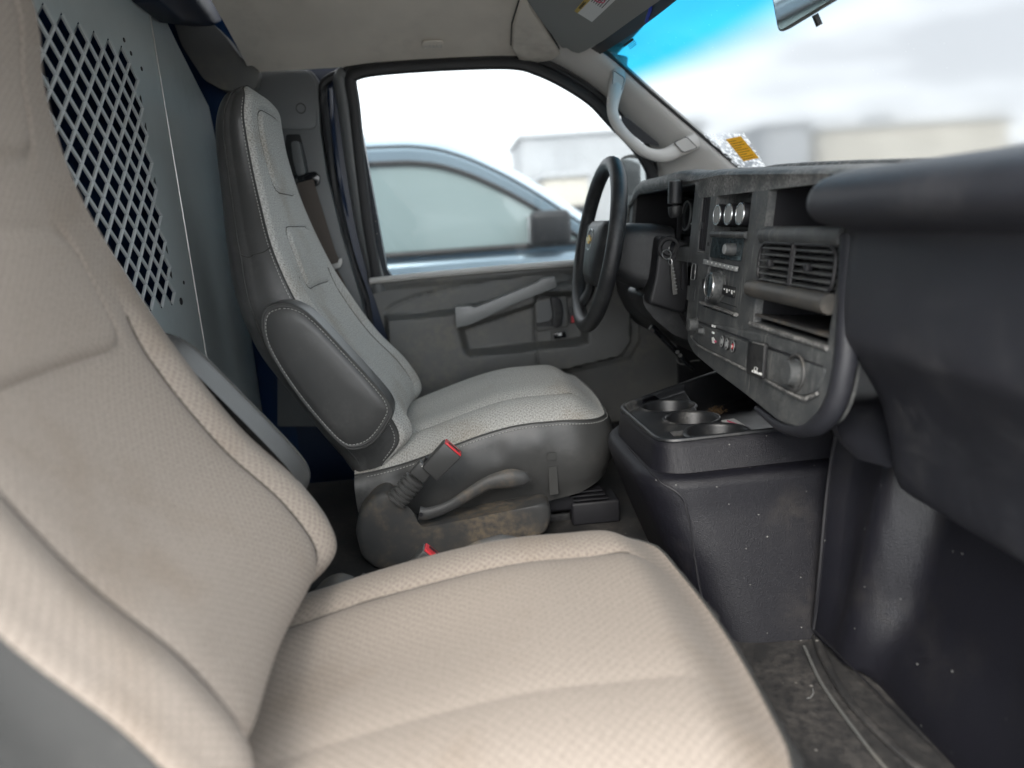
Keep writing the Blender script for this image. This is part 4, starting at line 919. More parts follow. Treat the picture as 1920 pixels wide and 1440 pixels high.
# three climate knobs in their pocket and the ledge beneath
MB().box(DP(.053, 1.493, .033), (.146, .058, .003), FB).build('control_plate', M['dash'], cb_)
for u, v in ((1345, 403), (1366, 402), (1388, 401)):
    kc = PD(u, v, -.004); k = MB().lathe(kc-EN*.0, EN, [(-.036, .0182), (-.020, .0182), (-.002, .0176), (0, .0168), (0, .0005)], 28).build('climate_knob', M['hole'], cb_, ang=30)
    MB().ring([kc+EN*.0004+.0160*(EY*cos(t)+EZ*sin(t)) for t in np.linspace(0, 2*pi, 32, endpoint=False)], .0015, 6).build('knob_ring', M['chrome'], k)
    MB().lathe(kc, EN, [(0, .0150), (.0012, .014), (.0018, .0005)], 24).build('knob_face', M['greyprint'], k)
MB().tube([DP(.131, 1.4585, .0), DP(-.022, 1.4585, .0)], .0048, 10, flat=.0055).build('ledge_bar', M['dash'], cb_)
# radio
rd = MB().box(DP(.055, 1.395, .008), (.150, .116, .008), FB).build('radio', M['dash'], ds, bevel=.0015)
MB().prism(fillet([PD(u, v, .003) for u, v in ((1338, 443), (1397, 444), (1390, 490), (1331, 482))], .003, 3), EN*.002).build('radio_display', M['screen'], rd, bevel=.0006, seg=1)
knob('radio_knob', 1379, 468, .0098, .018, M['dash'], rd, .003, None, M['greyprint'])
MB().lathe(PD(1331, 458, .003), EN, [(0, .004), (.004, .0035), (.004, .0005)], 14).build('eject_button', M['black'], rd)
for k in range(8):
    a = k/8; u0, v0 = 1324+62*a, 486+14.5*a; u1, v1 = 1324+62*(a+.112), 486+14.5*(a+.112)
    bt = MB().prism([PD(u, v, .002) for u, v in ((u0, v0), (u1, v1), (u1-1.2, v1+9), (u0-1.2, v0+9))], EN*.0055).build('preset_button', M['greyprint'], rd, bevel=.001, seg=2)
    MB().prism([PD(u, v, -.0038) for u, v in ((u0+2.2, v0+3.2), (u0+4.2, v0+3.7), (u0+4.0, v0+6.6), (u0+2.0, v0+6.1))], EN*.0003).build('preset_mark', M['white'], bt)
knob('tuning_knob', 1347, 537, .0245, .016, M['dash'], rd, .002, M['chrome'], M['screen'])
def pxq(pts, off, th): return MB().prism([PD(u, v, off) for u, v in pts], EN*th)
for q in (((1320, 522), (1331, 524), (1328, 544), (1318, 541)), ((1357, 533), (1381, 539), (1378, 559), (1354, 552))):
    kb = pxq(q, .003, .003).build('button_block', M['black'], rd, bevel=.001, seg=1)
for k in range(5):
    u, v = 1357.5+4.6*k, 540+1.2*k
    MB().prism([PD(a, b, -.0002) for a, b in ((u, v), (u+2.2, v+.6), (u+1.8, v+(8 if k % 2 else 4)), (u-.4, v+(7.4 if k % 2 else 3.4)))], EN*.0004).build('button_mark', M['white'], rd)
for k in range(2): MB().prism([PD(a, b, -.0002) for a, b in ((1321+4*k, 527+k), (1323+4*k, 527.5+k), (1322+4*k, 536+k), (1320+4*k, 535.5+k))], EN*.0004).build('button_mark', M['white'], rd)
MB().tube([PD(1314, 567, -.002), PD(1380, 590, -.002)], .0042, 10, flat=.003).build('lower_lip', M['dashtop'], cb_)
MB().tube([PD(1320, 556, .004), PD(1381, 576, .004)], .0008, 5).build('seam', M['hole'], rd)
# little switch left of the radio
q = fillet([PD(u, v, -.001) for u, v in ((1301, 495), (1308, 495), (1305, 525), (1298, 524))], .004, 4)
ss = MB().prism(q, EN*.003).build('tow_switch', M['black'], cb_, bevel=.001); MB().ring([p+EN*.003 for p in q], .0007, 5).build('switch_ring', M['greyprint'], ss)
text('switch_symbol', 'I', .010, M['white'], ss, PD(1303, 511, -.0045), EY, EZ)
pxq(((1290, 535), (1305, 539), (1302, 566), (1288, 562)), -.0005, .001).build('blank_cover', M['dash'], cb_, bevel=.0004, seg=1)
# cubby: bars, two round-ended louvred vents, dirty shelf
MB().tube([DP(-.079, 1.459, .002), DP(-.300, 1.459, .002)], .0105, 12, flat=.0125).build('divider_bar', M['dash'], cb_)
MB().tube([DP(-.074, 1.383, -.005), DP(-.300, 1.383, -.005)], .0125, 14, flat=.0125).build('shelf_bar', M['bar'], cb_)
MB().box(DP(-.19, 1.383, .07), (.214, .012, .13), FB).build('shelf_board', M['black'], cb_)
MB().box(DP(-.19, 1.337, .066), (.214, .004, .13), FB).build('dirty_shelf_floor', M['trim_dirty'], cb_)
MB().box(DP(-.19, 1.421, .055), (.214, .07, .004), FB).build('vent_back', M['hole'], cb_)
MB().box(DP(-.19, 1.485, .12), (.214, .07, .004), FB).build('cubby_back', M['hole'], cb_)
MB().tube([DP(-.080, 1.3315, -.003), DP(-.305, 1.3315, -.003)], .0035, 8).build('lower_lip', M['dashtop'], cb_)
MB().tube([DP(-.255, 1.345, .05), DP(-.255, 1.378, .05)], .0018, 6).build('rib', M['black'], cb_)
for s, (ya, yb) in enumerate(((-.084, -.184), (-.190, -.296))):
    yc_ = (ya+yb)/2; hwv = abs(ya-yb)/2-.003
    ro = fillet([DP(ya, 1.392, -.003), DP(yb, 1.392, -.003), DP(yb, 1.449, -.003), DP(ya, 1.449, -.003)], [.022, .006, .006, .022] if s == 0 else [.006, .022, .022, .006], 6)
    vt = MB().ring(ro, .0026, 8).build('air_vent', M['black'], ds)
    for k in range(6):
        z = 1.3985+k*.0088; inset = .010*abs(k-2.5)/2.5 if True else 0
        a_, b_2 = (ya-inset, yb+.002) if s == 0 else (ya-.002, yb+inset)
        MB().box((DP(a_, z, .002)+DP(b_2, z, .002))/2, (abs(a_-b_2), .0024, .014), [(0, -1, 0), tuple(EZ*.97+EN*.25), tuple(EN*.97-EZ*.25)]).build('louvre', M['dash'], vt, bevel=.0006, seg=1)
    for k in range(5):
        y = ya-.016-k*.017; MB().box(DP(y, 1.4205, .016), (.002, .056, .012), FB).build('vane', M['black'], vt)
    MB().box(DP(yc_+.006, 1.422, -.006), (.009, .010, .008), FB).build('vent_tab', M['black'], vt, bevel=.0012)
# left-hand side vent
for k in range(4): MB().box(DP(.780+k*.0105, 1.486, .010), (.0022, .064, .018), FB).build('vent_blade', M['black'], db_)
MB().box(DP(.795, 1.486, .028), (.045, .066, .003), FB).build('vent_back', M['hole'], db_)
MB().ring(fillet([DP(.771, 1.451, .002), DP(.820, 1.451, .002), DP(.820, 1.521, .002), DP(.771, 1.521, .002)], .004, 3), .002, 6).build('vent_trim', M['dashtop'], db_)
# top pad from the bezel to the foot of the windscreen
G = []
ysw = np.concatenate([np.linspace(.87, .60, 28), np.linspace(.59, -.885, 60)])
for y in ysw:
    dz = -.050*float(sstep(.62, .86, y)); ret = .015*float(sstep(-.1, .3, y))
    hood = .010*float(sstep(.24, .34, y)*sstep(.80, .66, y))
    dip = -.006*float(sstep(.22, .10, y)); dz -= .066*float(np.clip(.10-y, 0, .42))+.012*float(sstep(-.24, -.38, y)); ds_ = float(sstep(.25, .60, y))
    row = [(.4475, y, min(1.524, 1.5515+dz)-.002 if y < .225 else 1.5515+dz-.001), (.4498, y, 1.5515+dz), (.4505-.004-hood*.4, y, 1.5555+dz+hood*.3), (.452-hood*.8, y, 1.5625+dz+hood+dip*.4), (.462-hood, y, 1.5685+dz+hood+dip), (.482, y, 1.5705+dz+hood+dip), (.51, y, 1.569+dz+hood*.7+dip), (.545, y, 1.566+dz*.9+dip*.5+ds_*.006), (.62, y, 1.555+dz*.6+ds_*.020), (.80, y, 1.528+dz*.6+ds_*.051), (.99, y, 1.500+dz*.4+ds_*.066)]
    G.append(row)
MB().grid(G).build('top_pad', M['dashtop'], ds, ang=60)
MB().tube(spline([(.56, .26, 1.560), (.54, .12, 1.561), (.53, 0, 1.556), (.53, -.14, 1.547), (.53, -.32, 1.534)], 40), .010, 10, flat=.0055).build('pad_ridge', M['dashtop'], ds)
# end cap and driver-side lower panels
MB().prism([DP(.868, 1.552-.05, .0), DP(.868, 1.40, .0), (.60, .868, 1.30), (.8, .868, 1.30), (.8, .868, 1.53)], (0, -.012, 0)).build('end_cap', M['dash'], ds, bevel=.004)
G = []
for y in np.linspace(.36, .862, 30):
    k = .03*float(sstep(.60, .40, y)); yy = y
    G.append([DP(yy, 1.408, .003), (.425+k, yy, 1.385), (.418+k, yy, 1.345), (.424+k, yy, 1.30), (.445+k, yy, 1.25), (.478+k, yy, 1.205), (.54, yy, 1.17), (.66, yy, 1.15)])
MB().grid(G).build('knee_panel', M['wheel'], ds, ang=60)
# passenger side: rounded pad, recessed face, deep lower roll
prof = [(.64, 1.534), (.50, 1.534), (.43, 1.532), (.400, 1.526), (.383, 1.515), (.377, 1.500), (.381, 1.486), (.396, 1.476), (.420, 1.470), (.434, 1.463), (.432, 1.43), (.428, 1.39), (.427, 1.355), (.432, 1.338), (.452, 1.312), (.478, 1.268), (.494, 1.215), (.502, 1.170), (.518, 1.148), (.56, 1.142), (.64, 1.140)]
prof = spline(prof, 60); G = []
for y in np.concatenate([np.linspace(-.306, -.356, 16), np.linspace(-.37, -.885, 20)]):
    e = float(np.sqrt(max(0, 1-np.clip((y+.346)/.040, 0, 1)**2)))      # the left end of the pad is round
    row = []
    for x, z in prof:
        if z > 1.468: xx = .447+(x-.447)*(.25+.75*e) if x < .447 else x; zz_ = 1.505+(z-1.505)*(.35+.65*e) if x < .46 else z
        else: xx, zz_ = x+.014*(1-e), z
        row.append((xx, y, zz_))
    G.append(row)
pd_ = MB().grid(G); pd_.add(G[0], [tuple(range(len(G[0])))]); pd_.add(G[-1], [tuple(range(len(G[-1])))])
pd_.build('passenger_pad', M['pad'], ds, ang=60)
# rounded filler column between the centre bezel and the pad, curving under the chin
cl = []
for u, v in ((1600, 440), (1596, 520), (1590, 620), (1582, 700), (1564, 762), (1535, 797), (1500, 806), (1462, 797), (1420, 766)): cl.append(PD(u, v, .008))
MB().tube(spline(cl, 60), np.interp(np.linspace(0, 1, 60), [0, .6, .8, 1], [.014, .013, .009, .005]), 14).build('filler_column', M['pad'], ds, ang=60)
# underside roll of the centre and the sheet that joins it to the fire wall
G = []
for y in np.linspace(.24, -.312, 30):
    k = float(sstep(-.32, -.20, y)); G.append([(.437+.01*k, y, 1.262), (.434+.016*k, y, 1.235+.018*k), (.442+.015*k, y, 1.212+.035*k), (.462, y, 1.192+.052*k), (.50, y, 1.178+.064*k), (.70, y, 1.17+.07*k)])
MB().grid(G).build('underside', M['pad'], ds, ang=60)

# ------------------------------------------------------------------ engine cover with cup-holder tray
cs = thing('engine_console', 'black vinyl engine cover with cup holder tray between the footwells', 'console', (.42, .05, .88))
ZT = 1.158
rim0 = [np.array((.272, .152, ZT)), np.array((.284, -.078, ZT)), PY(1478, 803, -.088), np.array((.66, -.10, 1.172)), np.array((.66, .42, 1.165)), PZ(1330, 702, 1.162)]
def loopat(z, pts, r): return fillet([np.array((x, y, z if zz is None else zz)) for x, y, zz in pts], r, 8)
RR = [.03, .035, .05, .01, .01, .05]
top = np.array(fillet(rim0, RR, 8))
def level(dx0, dx1, dyl, dyr, dz, zabs=None):
    """the rim pushed outwards and down"""
    q = []
    for i, p in enumerate(rim0):
        x = p[0]+(dx0 if i in (0, 1) else 0); y = p[1]+(dyl if i in (0, 4, 5) else -dyr)
        z = p[2]-dz if zabs is None else zabs
        q.append(np.array((x, y, z)))
    return np.array(fillet(q, [r+.6*(abs(dx0)+abs(dyr)) for r in RR], 8))
L = [level(0, 0, 0, 0, 0), level(-.004, 0, .003, .004, .003), level(-.006, 0, .005, .008, .012), level(-.010, 0, .010, .018, .040), level(-.012, 0, .012, .022, .047)]
MB().loft(L, False).build('tray_skirt', M['blackvinyl'], cs, ang=60)
# main body under the tray: swells over a shoulder, then narrows to the floor
B_ = [level(-.012, 0, .012, .022, .046), level(-.024, 0, .020, .034, .047), level(-.032, 0, .026, .043, .053), level(-.034, 0, .027, .047, .064), level(-.026, 0, .024, .050, .088)]
for t in np.linspace(0, 1, 12)[1:]:
    z = 1.068*(1-t)+.872*t; b0 = -.026+.066*t
    B_.append(level(b0, 0, (.024-.024*t), .050+.070*t**.9, 0, z))
MB().loft(B_, False).build('cover_body', M['blackvinyl'], cs, ang=60)
# seam where the removable cover meets its rear panel
sm = [(1178, 838), (1215, 880), (1240, 905), (1262, 918), (1280, 935), (1290, 965), (1297, 1000), (1303, 1050), (1312, 1100), (1322, 1150)]
from mathutils.bvhtree import BVHTree
def hit(ob, u, v, back=.0006):
    o = parent_loc(ob.parent); bv = BVHTree.FromPolygons([tuple(np.array(q.co)+o) for q in ob.data.vertices], [tuple(p.vertices) for p in ob.data.polygons])
    d = ray(u, v); r = bv.ray_cast(Vector(CAM), Vector(d/np.linalg.norm(d))); return None if r[0] is None else np.array(r[0])-d/np.linalg.norm(d)*back
cvb = [o for o in cs.children if o.name.startswith('cover_body')][0]
q = [hit(cvb, u, v) for u, v in spline(sm, 60)]; q = [p for p in q if p is not None]
if len(q) > 5: MB().tube(q, .0018, 6).build('cover_seam', M['hole'], cs)
# tray surface: floor with three wells cut in it
tn = 26
def inset(k, z): 
    c = top.mean(0); q = c+(top-c)*k; q[:, 2] = z; return q
MB().tube(list(top)+[top[0]], .0042, 8).build('tray_rim', M['tray'], cs)
cx = [PZ(u, v, 1.146) for u, v in ((1252, 762), (1284, 786), (1325, 812))]
hx, hy = .047, .036
G = []
x0, x1, y0, y1 = .268, .64, -.083, .42
NX, NY = 230, 260
xg, yg = np.linspace(x0, x1, NX), np.linspace(y0, y1, NY); X, Y_ = np.meshgrid(xg, yg, indexing='ij')
rimp = [(p[0], p[1]) for p in top]
Zs = np.full(X.shape, 1.1475)
inn = sdf(rimp, X, Y_)
wells = []; hole = np.zeros(X.shape, bool)
deep = sstep(.395, .412, X-.16*(Y_-.05))           # the tray drops behind the cup rings
Zs -= .055*deep
for k, c in enumerate(cx):
    cc = np.array((c[0]+(.0, .012, .018)[k], c[1]))
    rr = (.041, .038, .042)[k]; d_ = np.hypot((X-cc[0])/1.12, Y_-cc[1])
    ringz = 1.1475-.002*sstep(.0, .01, d_-rr)
    Zs = np.where(d_ < rr+.012, np.maximum(Zs, ringz-.055*sstep(rr+.005, rr+.012, d_)), Zs)
    wells.append((cc, rr)); hole |= d_ < rr+.001
Zs = np.where((np.abs(Y_-cx[2][1]) < .02) & (X < cx[2][0]) & (X > cx[2][0]-.055), np.minimum(Zs, 1.140), Zs)
Zs += (1.162-Zs)*sstep(.012, .002, inn)
mask = [[bool(inn[i, j] > .0005) for j in range(NY)] for i in range(NX)]
mask = [[mask[i][j] and not hole[i, j] and not hole[min(i+1, NX-1), min(j+1, NY-1)] and mask[min(i+1, NX-1)][j] and mask[i][min(j+1, NY-1)] for j in range(NY)] for i in range(NX)]
MB().grid(np.stack([X, Y_, Zs], -1), mask=mask).build('cup_holder_tray', M['tray'], cs, ang=50)
for k, (cc, rr) in enumerate(wells):
    dpt = (.070, .046, .066)[k]
    MB().lathe((cc[0], cc[1], 1.1475), (0, 0, 1), [(-dpt, .001), (-dpt, rr*.72), (-dpt+.006, rr*.80), (-.004, rr*.985), (-.0005, rr+.001), (.0012, rr+.003), (.0012, rr+.006), (-.002, rr+.0085)], 48, caps=False, ell=1.12).build('cup_holder', M['tray'], cs, ang=60)
# dirt in the corner, ticket lying in the tray
tk_ = fillet([PZ(u, v, 1.0985) for u, v in ((1352, 789), (1376, 785), (1405, 803), (1388, 809), (1362, 800))], .003, 3)
tkt = tag(MB().prism(tk_, (0, 0, .0008)).build('paper_ticket', M['paper']), 'small white and pink printed ticket lying in the console tray', 'ticket')
for k in range(6):
    a = PZ(1364+5.2*k, 788.5+1.9*k+.6, 1.0996); b = a+np.array((.002, -.012+.0008*k, 0))
    MB().tube([a, b], .0019, 4).build('print_bar', M['pink'], tkt)
for k in range(7):
    a = PZ(1359+4.6*k, 793+1.9*k, 1.0996); MB().box(a, (.006, .0022, .0003)).build('print_line', M['ink'], tkt)
dm = MB(); rng = random.Random(5)
for k in range(160):
    u, v = 1342+rng.gauss(0, 9), 770+rng.gauss(0, 3.5); c = PZ(u, v, 1.094+rng.random()*.003); s = rng.uniform(.0006, .0022)
    dm.lathe(c, (rng.uniform(-1, 1), rng.uniform(-1, 1), 1), [(-s*.6, s*.5), (0, s), (s*.6, s*.4)], 5)
d_o = dm.build('dirt_crumbs', M['dirt']); d_o['kind'] = 'stuff'; d_o['label'] = 'brown dirt crumbs in the corner of the console tray'

# ------------------------------------------------------------------ passenger footwell: moulded toe panel, floor trim
tp = thing('toe_panel', 'black moulded vinyl panel rising from the floor below the dashboard', 'panel', (.5, -.5, .88))
G = []
seam = lambda z: -.205+.045*sstep(.9, 1.2, z)
for z in np.linspace(.875, 1.24, 34):
    row = []; t = (z-.88)/.34
    for s in np.linspace(0, 1, 70):
        y = seam(z)-.002-(.78)*s
        g_ = .45+.55*sstep(0, .35, t)
        x = .468+.060*t**1.3+g_*(.018*sstep(.0, .05, s)-.006*np.exp(-((y+.265)/.02)**2)+.050*sstep(-.268, -.325, y)-.10*sstep(-.46, -.80, y))
        row.append((x, y, z))
    G.append(row)
MB().grid(G).build('panel_skin', M['toevinyl'], tp, ang=60)
MB().tube([(G[i][0][0]-.002, G[i][0][1]+.001, G[i][0][2]) for i in range(34)], .0028, 6).build('seam', M['hole'], tp)
ft = [PZ(u, v, .884) for u, v in ((1528, 1190), (1548, 1240), (1590, 1310), (1650, 1375), (1740, 1450), (1900, 1540))]
ftr = MB().tube(spline(ft, 30), .006, 8, flat=.004).build('trim_edge', M['rubber'], tp)
ft = [PZ(u, v, .884) for u, v in ((1508, 1212), (1540, 1280), (1600, 1365), (1660, 1440), (1720, 1500))]
MB().tube(spline(ft, 30), .0022, 6).build('trim_edge', M['trim'], tp)
hr = spline([PZ(u, v, .885) for u, v in ((1513, 1310), (1520, 1307), (1525, 1300), (1524, 1292))], 14)
tag(MB().tube(hr, .0004, 5).build('thread', M['greyprint']), 'short pale thread lying on the passenger floor', 'thread')

# ------------------------------------------------------------------ steering
WC = np.array((.300, .45, 1.440)); WU = np.array((.205, 0, .979)); WU /= np.linalg.norm(WU); WN = np.array((-WU[2], 0, WU[0])); WS = np.array((0, 1.0, 0)); R_ = .172
sw_ = thing('steering_wheel', 'black steering wheel with gold badge in front of the driver seat', 'steering wheel', WC)
MB().ring([WC+R_*(WU*cos(t)+WS*sin(t)) for t in np.linspace(0, 2*pi, 96, endpoint=False)], .0165, 14).build('rim', M['wheel'], sw_)
def wp(a, b, c=0): return WC+WS*a+WU*b+WN*c
hubo = fillet([wp(-.085, .055), wp(.085, .055), wp(.095, .01), wp(.06, -.085), wp(-.06, -.085), wp(-.095, .01)], .02, 5); hubo = np.array(hubo)
lp = [WC+(hubo-WC)*s+WN*o for s, o in ((.9, -.035), (1, -.028), (1, -.004), (.95, .006), (.75, .014), (.3, .019))]
hb_ = MB().loft(lp, True).build('airbag_hub', M['wheel'], sw_, ang=50)
for sx in (-1, 1):
    for (a0, b0, a1, b1) in ((.075, .02, .165, .045), (.05, -.06, .10, -.140)):
        MB().tube(spline([wp(sx*a0, b0, -.012), wp(sx*(a0+a1)/2, (b0+b1)/2-.004, -.014), wp(sx*a1, b1, -.003)], 10), [.02]*10, 10, flat=.010, updir=tuple(WN)).build('spoke', M['wheel'], sw_)
q = [wp(a*1.0, b*1.0+.012, .0195) for a, b in ((-.020, .004), (-.008, .004), (-.006, .009), (.008, .009), (.007, .004), (.020, .004), (.018, -.004), (.008, -.004), (.006, -.009), (-.008, -.009), (-.007, -.004), (-.022, -.004))]
MB().prism(q, WN*.0025).build('badge', M['gold'], hb_)
MB().ring([wp(.030*cos(t), .012+.022*sin(t), .018) for t in np.linspace(0, 2*pi, 28, endpoint=False)], .0014, 6).build('badge_ring', M['chrome'], hb_)
scn = thing('steering_column', 'black steering column shroud with ignition lock and shift lever', 'steering column', (.42, .42, 1.36))
secs = []
for x, zc, hy_, hz in ((.322, 1.432, .050, .050), (.335, 1.430, .060, .062), (.37, 1.425, .066, .074), (.41, 1.418, .072, .078), (.45, 1.41, .076, .078)):
    secs.append(np.array(fillet([(x, .45-hy_, zc-hz*1.05), (x+.0, .45+hy_, zc-hz*1.05), (x, .45+hy_, zc+hz*.8), (x, .45-hy_, zc+hz*.8)], .035, 6)))
MB().loft(secs).build('shroud', M['wheel'], scn, ang=50)
ig = np.array([PY(u, v, .335) for u, v in ((1237, 441), (1290, 452), (1293, 560), (1285, 590), (1215, 570), (1228, 520))])
MB().prism(fillet(ig, [.012, .01, .01, .014, .014, .02], 5), (0, .10, 0)).build('lock_housing', M['black'], scn, bevel=.008, seg=4)
c0 = PY(1254, 465, .333)
MB().lathe(c0, (0, -1, 0), [(-.004, .0235), (.0, .0235), (.002, .022), (.002, .017), (.004, .016), (.006, .0145), (.007, .0005)], 30).build('ignition_lock', M['black'], scn, ang=30)
MB().prism(fillet([PY(u, v, .336) for u, v in ((1276, 470), (1284, 474), (1284, 540), (1276, 545))], .008, 4), (0, -.006, 0)).build('release_slot', M['hole'], scn, bevel=.002)
lw = np.array([PY(u, v, .38) for u, v in ((1205, 552), (1218, 545), (1292, 560), (1292, 640), (1262, 628), (1228, 600), (1206, 572))])
MB().prism(fillet(lw, .014, 5), (0, .14, 0)).build('lower_shroud', M['wheel'], scn, bevel=.014, seg=5)
sl0, sl1 = PY(1266, 341, .315), PY(1265, 404, .315)
slv = MB().tube(spline([sl0, sl0*.7+sl1*.3, sl0*.3+sl1*.7, sl1+np.array((.002, .0, -.004))], 14), np.interp(np.linspace(0, 1, 14), [0, .1, .5, .9, 1], [.0125, .0132, .0138, .0135, .010]), 16).build('shift_lever', M['wheel'], scn, ang=40)
ax = sl0-sl1; ax /= np.linalg.norm(ax)
MB().lathe(sl0, ax, [(0, .0128), (.002, .0122), (.003, .010), (.003, .0004)], 20).build('lever_cap', M['trim'], slv)
MB().tube(spline([sl1+np.array((.002, .0, .006)), sl1+np.array((.02, .03, -.004)), (.46, .39, 1.43)], 10), .006, 8).build('lever_rod', M['black'], slv)
tl = PY(1216, 470, .46)
MB().tube([PY(1208, 455, .50), PY(1150, 452, .60)], .006, 8).build('indicator_stalk', M['black'], scn)
# key in the lock, ring and stamped tag
ky = thing('key', 'key left in the ignition lock with split ring', 'key', c0)
MB().prism(fillet([c0+np.array((0, -.006, 0))+np.array((a, 0, b)) for a, b in ((-.004, -.010), (.004, -.012), (.012, .010), (.004, .014))], .003, 3), (0, -.003, 0)).build('key_bow', M['gloss'], ky, bevel=.0008, seg=1)
MB().tube([c0+np.array((0, -.0, 0)), c0+np.array((0, -.008, 0))], .003, 8).build('key_blade', M['steel'], ky)
rc_ = PY(1250, 477, .322)
MB().ring([rc_+.0092*np.array((cos(t), .3*sin(t), sin(t))) for t in np.linspace(0, 2*pi, 24, endpoint=False)], .0010, 6).build('key_ring', M['steel'], ky)
MB().ring([PY(1257, 491, .318)+np.array((.0035*cos(t), .001*sin(t), .006*sin(t))) for t in np.linspace(0, 2*pi, 14, endpoint=False)], .0009, 5).build('key_ring', M['steel'], ky)
kt = tag(MB().prism(fillet([PY(u, v, .316) for u, v in ((1257, 497), (1262, 494), (1270, 551), (1262, 553))], .001, 2), (0, .0012, 0)).build('key_tag', M['trim']), 'narrow grey tag hanging from the ignition key ring', 'key tag')
for k in range(7): 
    a, b = PY(1260.2+1.05*k, 503+6.6*k, .3155), PY(1264.2+1.05*k, 502.4+6.6*k, .3155); MB().tube([a, b], .0008, 4).build('print_line', M['greyprint'], kt)
# parking brake release and its wire
pb = thing('brake_lever', 'black parking brake release lever with silver tip under the dash', 'lever', PY(1240, 625, .55))
MB().tube([PY(1222, 612, .55), PY(1300, 692, .52)], .010, 10, flat=.007).build('arm', M['gloss'], pb)
MB().tube([PY(1219, 614, .549), PY(1232, 622, .547)], .0095, 10, flat=.006).build('tip', M['steel'], pb)
for u, v in ((1270, 660), (1275, 666)): MB().lathe(PY(u, v, .52), (0, -1, 0), [(0, .005), (.004, .004), (.004, .0004)], 12).build('bolt', M['steel'], pb)
tag(MB().tube(spline([PY(u, v, .53) for u, v in ((1268, 672), (1273, 681), (1285, 683), (1297, 677), (1312, 676))], 20), .0016, 6).build('loose_wire', M['trim']), 'loose grey wire looping below the parking brake lever', 'wire')
# ------------------------------------------------------------------ windscreen and what hangs round it
def WSP(y, t):
    k = (abs(y)/.75)**2
    b = np.array((.90-.155*k, y, 1.502+.086*k)); q = np.array((.432-.052*(abs(y)/.68)**2, y*.925, 1.884+.004*k))
    p = b*(1-t)+q*t; p = p+np.array((.022, 0, .018))*(4*t*(1-t))*.5; return p
ws = thing('windscreen', 'raked windscreen with a blue tint band and black border', 'windscreen', (.65, 0, 1.55))
NY, NT = 61, 30; G = []; uvw = []
for y in np.linspace(-.80, .79, NY):
    G.append([WSP(y, t) for t in np.linspace(-.06, 1.02, NT)]); uvw.append([(y, t) for t in np.linspace(-.06, 1.02, NT)])
MB().grid(G, uv=uvw).build('glass_pane', M['wglass'], ws, ang=70)
off = np.array((-.0025, 0, -.004))
bl = [[WSP(y, t)+off for t in (.978, .995, 1.03)] for y in np.linspace(-.82, .80, 50)]
MB().grid(bl).build('black_border', M['frit'], ws)
br = [[WSP(y, t)+off for y in (.755, .775, .80)] for t in np.linspace(-.06, 1.03, 30)]
MB().grid(br).build('black_border', M['frit'], ws)
bl = [[WSP(y, t)+off*.5 for t in (-.06, -.02, .035)] for y in np.linspace(-.82, .80, 50)]
MB().grid(bl).build('black_border', M['frit'], ws)
def PWS(u, v, back=.004):
    """pixel onto the windscreen"""
    d = ray(u, v); best = (9, None)
    for y in np.linspace(-.78, .78, 157):
        for t in np.linspace(-.05, 1.02, 90):
            p = WSP(y, t); e = np.linalg.norm(np.cross(p-CAM, d))/np.linalg.norm(d)
            if e < best[0]: best = (e, p)
    p = best[1]; s = (p-CAM) @ d/(d @ d); return CAM+d*(s-back)
ed = PWS(1170, 85)-PWS(1186, 71)
c0w = PWS(1178, 78)
mk_ = MB().prism([PWS(u, v) for u, v in ((1169, 84), (1187, 71), (1189, 75), (1171, 88))], (-.0004, 0, -.0006)).build('maker_mark', M['ink'], ws)
for k in range(3):
    MB().tube([PWS(1178+1.5*k, 86+3*k), PWS(1191+1.2*k, 76.5+3*k)], .0007, 4).build('print_line', M['ink'], ws)
# white-printed clear film with a yellow card taped in the driver corner
pf = [PWS(u, v, .006) for u, v in ((1312, 252), (1394, 249), (1404, 262), (1436, 313), (1378, 314), (1345, 290))]
film = bpy.data.materials.new('frosted_film'); film.use_nodes = True; fn, fl_ = film.node_tree.nodes, film.node_tree.links
vv = fn.new('ShaderNodeTexNoise'); vv.inputs['Scale'].default_value = 85; vv.inputs['Detail'].default_value = 3; ct = fn.new('ShaderNodeTexCoord'); fl_.new(ct.outputs['Object'], vv.inputs['Vector'])
rr_ = fn.new('ShaderNodeMapRange'); rr_.inputs['From Min'].default_value = .42; rr_.inputs['From Max'].default_value = .60; fl_.new(vv.outputs['Fac'], rr_.inputs['Value'])
tb = fn.new('ShaderNodeBsdfTransparent'); tl_ = fn.new('ShaderNodeBsdfTranslucent'); tl_.inputs['Color'].default_value = (.98, .98, .98, 1); tb.inputs['Color'].default_value = (.90, .92, .95, 1)
mxs = fn.new('ShaderNodeMixShader'); fl_.new(rr_.outputs[0], mxs.inputs[0]); fl_.new(tb.outputs[0], mxs.inputs[1]); fl_.new(tl_.outputs[0], mxs.inputs[2]); fl_.new(mxs.outputs[0], fn['Material Output'].inputs['Surface'])
stk = MB().add(pf, [tuple(range(len(pf)))]).build('frosted_film', film)
tag(stk, 'white speckled clear film stuck in the lower corner of the windscreen', 'film')
card = bpy.data.materials.new('yellow_card_translucent'); card.use_nodes = True; kn, kl_ = card.node_tree.nodes, card.node_tree.links
kt1 = kn.new('ShaderNodeBsdfTranslucent'); kt1.inputs['Color'].default_value = (1.0, .72, .16, 1); kd = kn['Principled BSDF']; kd.inputs['Base Color'].default_value = (.85, .62, .16, 1)
kmx = kn.new('ShaderNodeMixShader'); kmx.inputs[0].default_value = .6; kl_.new(kd.outputs[0], kmx.inputs[1]); kl_.new(kt1.outputs[0], kmx.inputs[2]); kl_.new(kmx.outputs[0], kn['Material Output'].inputs['Surface'])
yc4 = [PWS(u, v, .009) for u, v in ((1361, 261), (1389, 255), (1423, 296), (1394, 302))]
